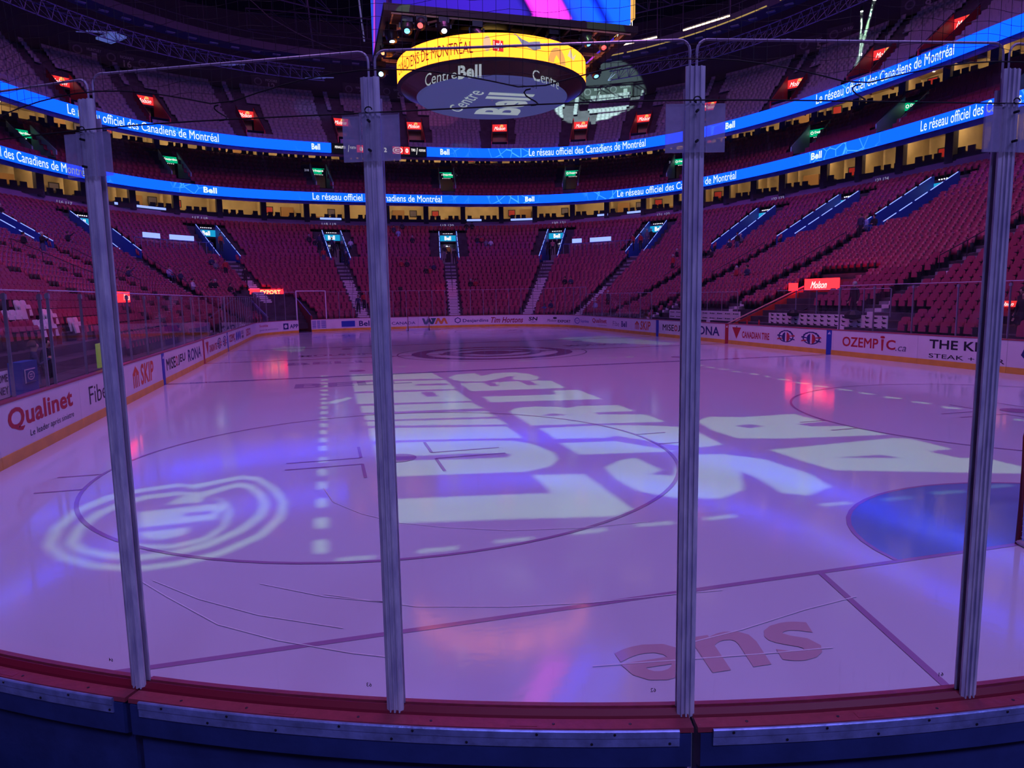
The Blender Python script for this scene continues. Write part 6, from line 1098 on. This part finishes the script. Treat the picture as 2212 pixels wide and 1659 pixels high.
# ---------------------------------------------------------------- people
SKIN=P('skin',(.42,.25,.20),.6); HAIRS={k:P('hair_'+k,c,.7) for k,c in dict(dark=(.02,.015,.015),brown=(.07,.04,.025),grey=(.4,.4,.42),blond=(.4,.28,.12),white=(.55,.55,.55),red=(.45,.02,.03)).items()}
CL={k:P('cloth_'+k,c,.8) for k,c in dict(black=(.015,.015,.022),navy=(.03,.04,.10),grey=(.16,.17,.22),red=(.42,.03,.04),white=(.6,.6,.68),lilac=(.40,.38,.60),blue=(.06,.14,.42),orange=(.55,.10,.03),yellow=(.5,.42,.03),jeans=(.06,.08,.18),pink=(.5,.18,.22),lightblue=(.3,.42,.7)).items()}
SHOE=P('shoe',(.02,.02,.02),.6)
def body_mesh(pose):
    # joints: name -> (co, radius); x right, y forward (facing -y), z up ; standing height 1.74
    J={}; Eg=[]
    def j(n,co,r,par=None):
        J[n]=(Vector(co),r); 
        if par: Eg.append((par,n))
    sit=pose.startswith('sit'); h=.45 if sit else .92
    j('pelvis',(0,0,h),.15); j('waist',(0,.01,h+.2),.135,'pelvis'); j('chest',(0,.0,h+.42),.165,'waist'); j('neckb',(0,.0,h+.545),.075,'chest'); j('neck',(0,-.01,h+.61),.055,'neckb'); j('head',(0,-.02,h+.70),.09,'neck'); j('crown',(0,-.01,h+.79),.075,'head')
    j('nose',(0,-.125,h+.70),.018,'head')
    for s,n in ((-1,'r'),(1,'l')):
        j('sh'+n,(s*.18,0,h+.49),.065,'chest')
        if pose=='sit_arm' and s>0: el,wr=(.34,-.12,h+.62),(.52,-.2,h+.80)
        elif pose=='stand_arm': el,wr=(s*.25,-.08,h+.26),(s*.12,-.28,h+.38)
        elif sit: el,wr=(s*.26,-.03,h+.22),(s*.14,-.27,h+.20)
        else: el,wr=(s*.25,.03,h+.2),(s*.27,-.06,h-.05)
        el,wr=Vector(el),Vector(wr); j('el'+n,el,.045,'sh'+n); j('wr'+n,wr,.03,'el'+n); d=(wr-el).normalized(); side=d.cross(Vector((0,1,0)) if abs(d.y)<.7 else Vector((1,0,0))).normalized(); 
        j('palm'+n,wr+d*.05,.034,'wr'+n)
        for q in range(4): 
            o=side*(q-1.5)*.019; j('f%d%s'%(q,n),wr+d*.10+o,.0095,'palm'+n); j('g%d%s'%(q,n),wr+d*(.145-.01*abs(q-1.4))+o+Vector((0,-.012,0)),.008,'f%d%s'%(q,n))
        j('th'+n,wr+d*.07+side*.05,.011,'palm'+n)
        j('hip'+n,(s*.09,0,h-.05),.10,'pelvis')
        if sit: kn,an,to=(s*.12,-.42,h+.03),(s*.13,-.46,.09),(s*.14,-.62,.05)
        else: kn,an,to=(s*.11,-.03 if s>0 else -.06,.49),(s*.12,.03,.09),(s*.13,-.14,.045)
        j('kn'+n,kn,.065,'hip'+n); j('an'+n,an,.045,'kn'+n); j('to'+n,to,.04,'an'+n)
    names=list(J); idx={n:i for i,n in enumerate(names)}; me=bpy.data.meshes.new('b'); me.from_pydata([tuple(J[n][0]) for n in names],[(idx[a],idx[b]) for a,b in Eg],[])
    ob=bpy.data.objects.new('b',me); COL.objects.link(ob); ob.modifiers.new('s','SKIN'); sv=me.skin_vertices[0].data
    for n in names: r=J[n][1]; sv[idx[n]].radius=(r,r*(.75 if n in('chest','waist','pelvis') else 1)); sv[idx[n]].use_root=(n=='pelvis')
    ss=ob.modifiers.new('u','SUBSURF'); ss.levels=1; ss.render_levels=1
    bpy.context.view_layer.update(); dg=bpy.context.evaluated_depsgraph_get(); out=bpy.data.meshes.new_from_object(ob.evaluated_get(dg)); bpy.data.objects.remove(ob)
    def reg(n):
        if n in('head','crown','nose','neck'): return 0
        if n[:2] in('pa','th') or (n[0] in 'fg' and n[1].isdigit()): return 0
        if n[:2] in('hi','kn') or n=='pelvis': return 2
        if n[:2] in('an','to'): return 3
        return 1
    segs=[(J[a][0],J[b][0],reg(a),reg(b)) for a,b in Eg]; out.materials.clear()
    for m in (SKIN,CL['black'],CL['jeans'],SHOE): out.materials.append(m)
    for p in out.polygons:
        c=p.center; best=None
        for a,b,ra,rb in segs:
            d=b-a; u=max(0,min(1,(c-a).dot(d)/d.length_squared)); e=(c-(a+d*u)).length
            if best is None or e<best[0]: best=(e,ra if u<.5 else rb)
        p.material_index=best[1]; p.use_smooth=True
    out.name='person_'+pose
    hb=MB(); c=Vector((0,.008,h+.735)); rings=[]
    hb.lathe([(.108,-.035),(.112,.02),(.095,.075),(.055,.112),(.01,.122)],c,14); V=[]
    for v in hb.v: 
        y=v[1]; V.append((v[0]*.9,y if y>c.y-.075 else c.y-.075+(y-c.y+.075)*.3,v[2]))
    hm=bpy.data.meshes.new('hair'); hm.from_pydata(V,[],hb.f); hm.polygons.foreach_set('use_smooth',[True]*len(hb.f)); hm.materials.append(HAIRS['dark']); return out,hm
BODY={k:body_mesh(k) for k in ('stand','stand_arm','sit','sit_arm')}
def person(pose,loc,face,top,legs,hair,label,sc_=1.0):
    m,hm=BODY[pose]; o=bpy.data.objects.new('person',m); COL.objects.link(o); o.location=loc; o.rotation_euler=(0,0,face); o.scale=(sc_,)*3
    for i,mt in ((1,CL[top]),(2,CL[legs])): o.material_slots[i].link='OBJECT'; o.material_slots[i].material=mt
    tag(o,label,'person'); h=bpy.data.objects.new('hair',hm); COL.objects.link(h); h.parent=o; h.material_slots[0].link='OBJECT'; h.material_slots[0].material=HAIRS[hair]
    if sc_>=1.0 and False: pass
    return o
tops=dict()
WHERE={}
def where(f,t):
    near_=min(lv,key=lambda v:abs(v-f)); ai={-9.9:'near right side',9.9:'first right',22.8:'second right',35.4:'third right',52.2:'far right corner',67.0:'right of centre',82.3:'centre',97.9:'left of centre',113.6:'far left corner',128.9:'second left',144.6:'upper left',157.2:'left side'}[near_]
    return ('right of' if f<near_-.6 else 'left of' if f>near_+.6 else 'on')+' the %s aisle'%ai+(', high up' if t>.7 else ', midway up' if t>.35 else ', low down')
seen_lab={}
for k,(pose,px,py,f,tt,tp,lg,hr) in enumerate(PPL):
    kk=min(25,max(0,int(round(tt*26)))); t_=kk/26; tm=t_+.5/26; x,y,_=bowl('low',f,tm); z=bowl('low',f,t_)[2]
    P0,tn,ou=frame_at('low',f,t_); face=math.atan2(ou.y,ou.x)-PI/2
    if tt<.03: z=max(z-.3,.03)
    act={'stand':'standing','stand_arm':'gesturing','sit':'sitting','sit_arm':'waving'}[pose]
    lab='person in %s top %s %s'%(tp,act,where(f,tt)); seen_lab[lab]=seen_lab.get(lab,0)+1
    if seen_lab[lab]>1: lab+=', '+{2:'second one',3:'third one',4:'fourth one'}.get(seen_lab[lab],'another')
    yy=z+(.0)
    jit=(random.random()-.5)*.5
    person(pose,(x,y,yy),face+jit,tp,lg,hr,lab,1.0 if 'child' not in pose else .7)
person('stand_arm',(-14.6,17.0,.05),PI/2+.4,'navy','jeans','brown','person in navy top leaning forward behind the left glass by the blue stand',1.0)
person('stand',(-14.9,18.6,.05),PI/2,'black','black','dark','person in black standing behind the left glass under the covered seats',1.0)
person('stand',(16.1,16.9,.95),-PI/2-.3,'black','black','dark','person in black at the right edge behind the glass, nearest the frame edge',1.0)
person('stand',(15.3,16.2,.80),-PI/2+.2,'black','black','brown','person in black coat at the right edge beside the low red sign',1.0)
person('stand_arm',(16.6,18.6,.95),-PI/2,'red','black','dark','person in red jersey just right of the fourth post',1.0)
person('stand',(27.2,79.3,22.9),PI,'blue','jeans','dark','person in blue top standing on the top level stairs in the pale spotlight',1.0)
person('sit',(26.4,79.0,22.7),PI,'red','jeans','dark','person in red top low on the top level stairs in the pale spotlight',1.0)
# ---------------------------------------------------------------- lights
def spot(name,loc,tgt,energy,col,size,blend=.3,rad=.15):
    l=bpy.data.lights.new(name,'SPOT'); l.energy=energy; l.color=col; l.spot_size=math.radians(size); l.spot_blend=blend; l.shadow_soft_size=rad
    o=bpy.data.objects.new(name,l); COL.objects.link(o); o.location=loc; o.rotation_euler=(Vector(tgt)-Vector(loc)).to_track_quat('-Z','Y').to_euler(); return o
def area(name,loc,tgt,energy,col,sx,sy):
    l=bpy.data.lights.new(name,'AREA'); l.shape='RECTANGLE'; l.size=sx; l.size_y=sy; l.energy=energy; l.color=col
    o=bpy.data.objects.new(name,l); COL.objects.link(o); o.location=loc; o.rotation_euler=(Vector(tgt)-Vector(loc)).to_track_quat('-Z','Y').to_euler(); return o
LV=(.36,.20,1.0); LM=(.85,.20,.62)
for k,(x,y) in enumerate(((-14,4),(0,4),(14,4),(-16,18),(0,16),(16,18),(-16,34),(16,34))):
    area('rafter_wash',(x,y,33),(x*.9,y+8,0),WASH,(.46,.30,1.0) if k%3 else (.66,.30,.86),5,5)
# magenta on the side seats, from the rafters
for loc,tgt in (((0,20,32),(24,42,6)),((-4,20,32),(-22,48,6)),((0,28,34),(4,74,6)),((4,24,33),(22,66,6)),((-4,24,33),(-16,70,6))): area('seat_wash',loc,tgt,SEATW,(1,.20,.92),4,4)
area('seat_wash',(-2,8,32),(-19,22,2),SEATW*1.3,(.9,.35,1),4,4)
# blue and violet wash from the rafters behind the camera
for x,y,c in ((-16,-22,(.30,.32,1)),(-4,-24,(.45,.30,1)),(8,-22,(.30,.32,1))): area('rafter_wash_behind',(x,y,27),(-7,1,1.5),BACKW,c,4,4)
# gobo projector: stencil plate just under a small bright lamp throws the pale lettering on the ice
GL=Vector((.8,14.5,27.0)); s_=.5/27.0
def stencil(groups,x0,x1,y0,y1):
    """trapezoids covering the rectangle except where a group of outlines is open"""
    ys=sorted({round(v[1],3) for g in groups for pl in g for v in pl}|{y0,y1}); Q=[]
    for ya,yb in zip(ys,ys[1:]):
        ym=(ya+yb)/2; iv=[]
        for g in groups:
            E_=[]
            for pl in g:
                for a,b in zip(pl,pl[1:]+pl[:1]):
                    if (a[1]<=ym)!=(b[1]<=ym):
                        fx=lambda y,a=a,b=b:a[0]+(b[0]-a[0])*(y-a[1])/(b[1]-a[1]); E_.append((fx(ym),fx(ya),fx(yb)))
            E_.sort(); iv+=[(E_[k],E_[k+1]) for k in range(0,len(E_)-1,2)]
        iv.sort(key=lambda p:p[0][0]); mg=[]
        for a,b in iv:
            if mg and a[0]<=mg[-1][1][0]: mg[-1]=(mg[-1][0],max(mg[-1][1],b,key=lambda e:e[0]))
            else: mg.append((a,b))
        L=(x0,x0,x0)
        for a,b in mg: Q.append((L[1],a[1],a[2],L[2],ya,yb)); L=b
        Q.append((L[1],x1,x1,L[2],ya,yb))
    return Q
mb=MB(); gp=lambda x,y:(GL.x+(x-GL.x)*s_,GL.y+(y-GL.y)*s_,GL.z*(1-s_))
for a,b,c,d,ya,yb in stencil(GOBO,-130.,130.,-120.,170.): mb.poly(gp(a,ya),gp(b,ya),gp(c,yb),gp(d,yb))
t=thing('gobo_projector','black projector high under the roof with a stencil plate','projector',GL); mb.build('stencil_plate',BLACK,t); b=MB(); b.lathe([(2.2,.25),(2.2,.9),(.1,1.0)],GL,16); b.build('housing',BLACK,t)
spot('gobo_lamp',GL,(GL.x,GL.y+6,0),GOBOW,(.50,1.0,.40),135,.05,.0012)
# white spot on the top level stairs
spot('follow_spot',(5,50,33.5),(27.2,82,26.5),FSPOT,(.62,1,.80),17,.1,.1)
spot('red_seat_spot',(-1,36,32),(4.2,67.4,3.6),RSPOT,(1,.02,.08),4.2,.6,.2); spot('red_seat_spot',(-6,30,32),(-23.6,49.2,5.6),RSPOT,(1,.02,.08),4.2,.6,.2)
spot('blue_club_spot',(3,40,32),(8.6,81.5,16.8),RSPOT,(.05,.45,1),4.6,.6,.2); spot('blue_club_spot',(-3,40,34),(-8,84,24),RSPOT*1.2,(.12,.3,1),7,.7,.2); spot('pink_top_spot',(2,40,34),(6,84,25),RSPOT*1.5,(1,.2,.5),9,.2,.2)
for tgt,c,sz in (((3,44,0),(.15,.25,1),10),((-3,38,0),(.15,.25,1),8),((9,34,0),(.15,.25,1),7),((-2,50,0),(1,.3,.3),11),((3,52,0),(1,.35,.3),11),((-9.5,8.5,0),(.1,.2,1),16),((6,7.5,0),(.1,.2,1),14),((-9,12,0),(.1,.2,1),14),((-7.5,16,0),(.1,.2,1),12)):
    spot('stage_beam',(tgt[0]*.3,30.5 if tgt[1]>20 else 20,30),tgt,BEAMW*(1 if tgt[1]>20 else .75),c,sz,.5,.1)
spot('yellow_ring_glow',(CX,CYS,13.6),(CX,27,14.2),60,(1,.65,.15),170,.5,.5)
# two pale beams at the right: beam lamps with their cones of light haze
HZ=bpy.data.materials.new('beam_haze'); HZ.use_nodes=True; nt=HZ.node_tree; nt.nodes.clear(); o_=nt.nodes.new('ShaderNodeOutputMaterial'); v_=nt.nodes.new('ShaderNodeVolumeScatter'); v_.inputs['Density'].default_value=.25; v_.inputs['Color'].default_value=(1,1,1,1); nt.links.new(v_.outputs[0],o_.inputs['Volume'])
for k,(A,B) in enumerate((((38.9,51.2,27.0),(38.95,51.2,21.2)),((38.9,49.8,27.4),(37.2,50.26,20.0)))):
    A,B=Vector(A),Vector(B); d=(B-A).normalized(); L=(B-A).length
    t=thing('beam_lamp','small bright beam lamp under the right roof, %s of two'%('left','right')[k],'stage lamp',A); b=MB(); b.lathe([(.12,-.4),(.16,-.1),(.16,0)],A,12,d); b.build('head',BLACK,t); b=MB(); b.lathe([(.13,.0),(.1,.02)],A,12,d); b.build('lens',E('lens_beam',(.8,1,.9),14),t)
    b=MB(); b.lathe([(.13,.03),(.13+L*.028,L)],A,16,d); tag(b.build('light_beam',HZ),'pale green light beam in the haze below the %s beam lamp'%('left','right')[k],'light beam')['kind']='stuff'
    spot('beam_light',A+d*.03,B,BLAMP,(.6,1,.75),3.4,.1,.08)
sc.world=bpy.data.worlds.new('w'); sc.world.use_nodes=True; bg=sc.world.node_tree.nodes['Background']; bg.inputs[0].default_value=(.01,.01,.02,1); bg.inputs[1].default_value=.3
sc.cycles.transparent_max_bounces=16; sc.cycles.use_adaptive_sampling=True; sc.cycles.adaptive_threshold=.08; sc.cycles.adaptive_min_samples=16; sc.cycles.max_bounces=4; sc.cycles.diffuse_bounces=1; sc.cycles.glossy_bounces=2; sc.cycles.transmission_bounces=4; sc.cycles.volume_bounces=0
sc.cycles.use_light_tree=True; sc.cycles.sample_clamp_indirect=4
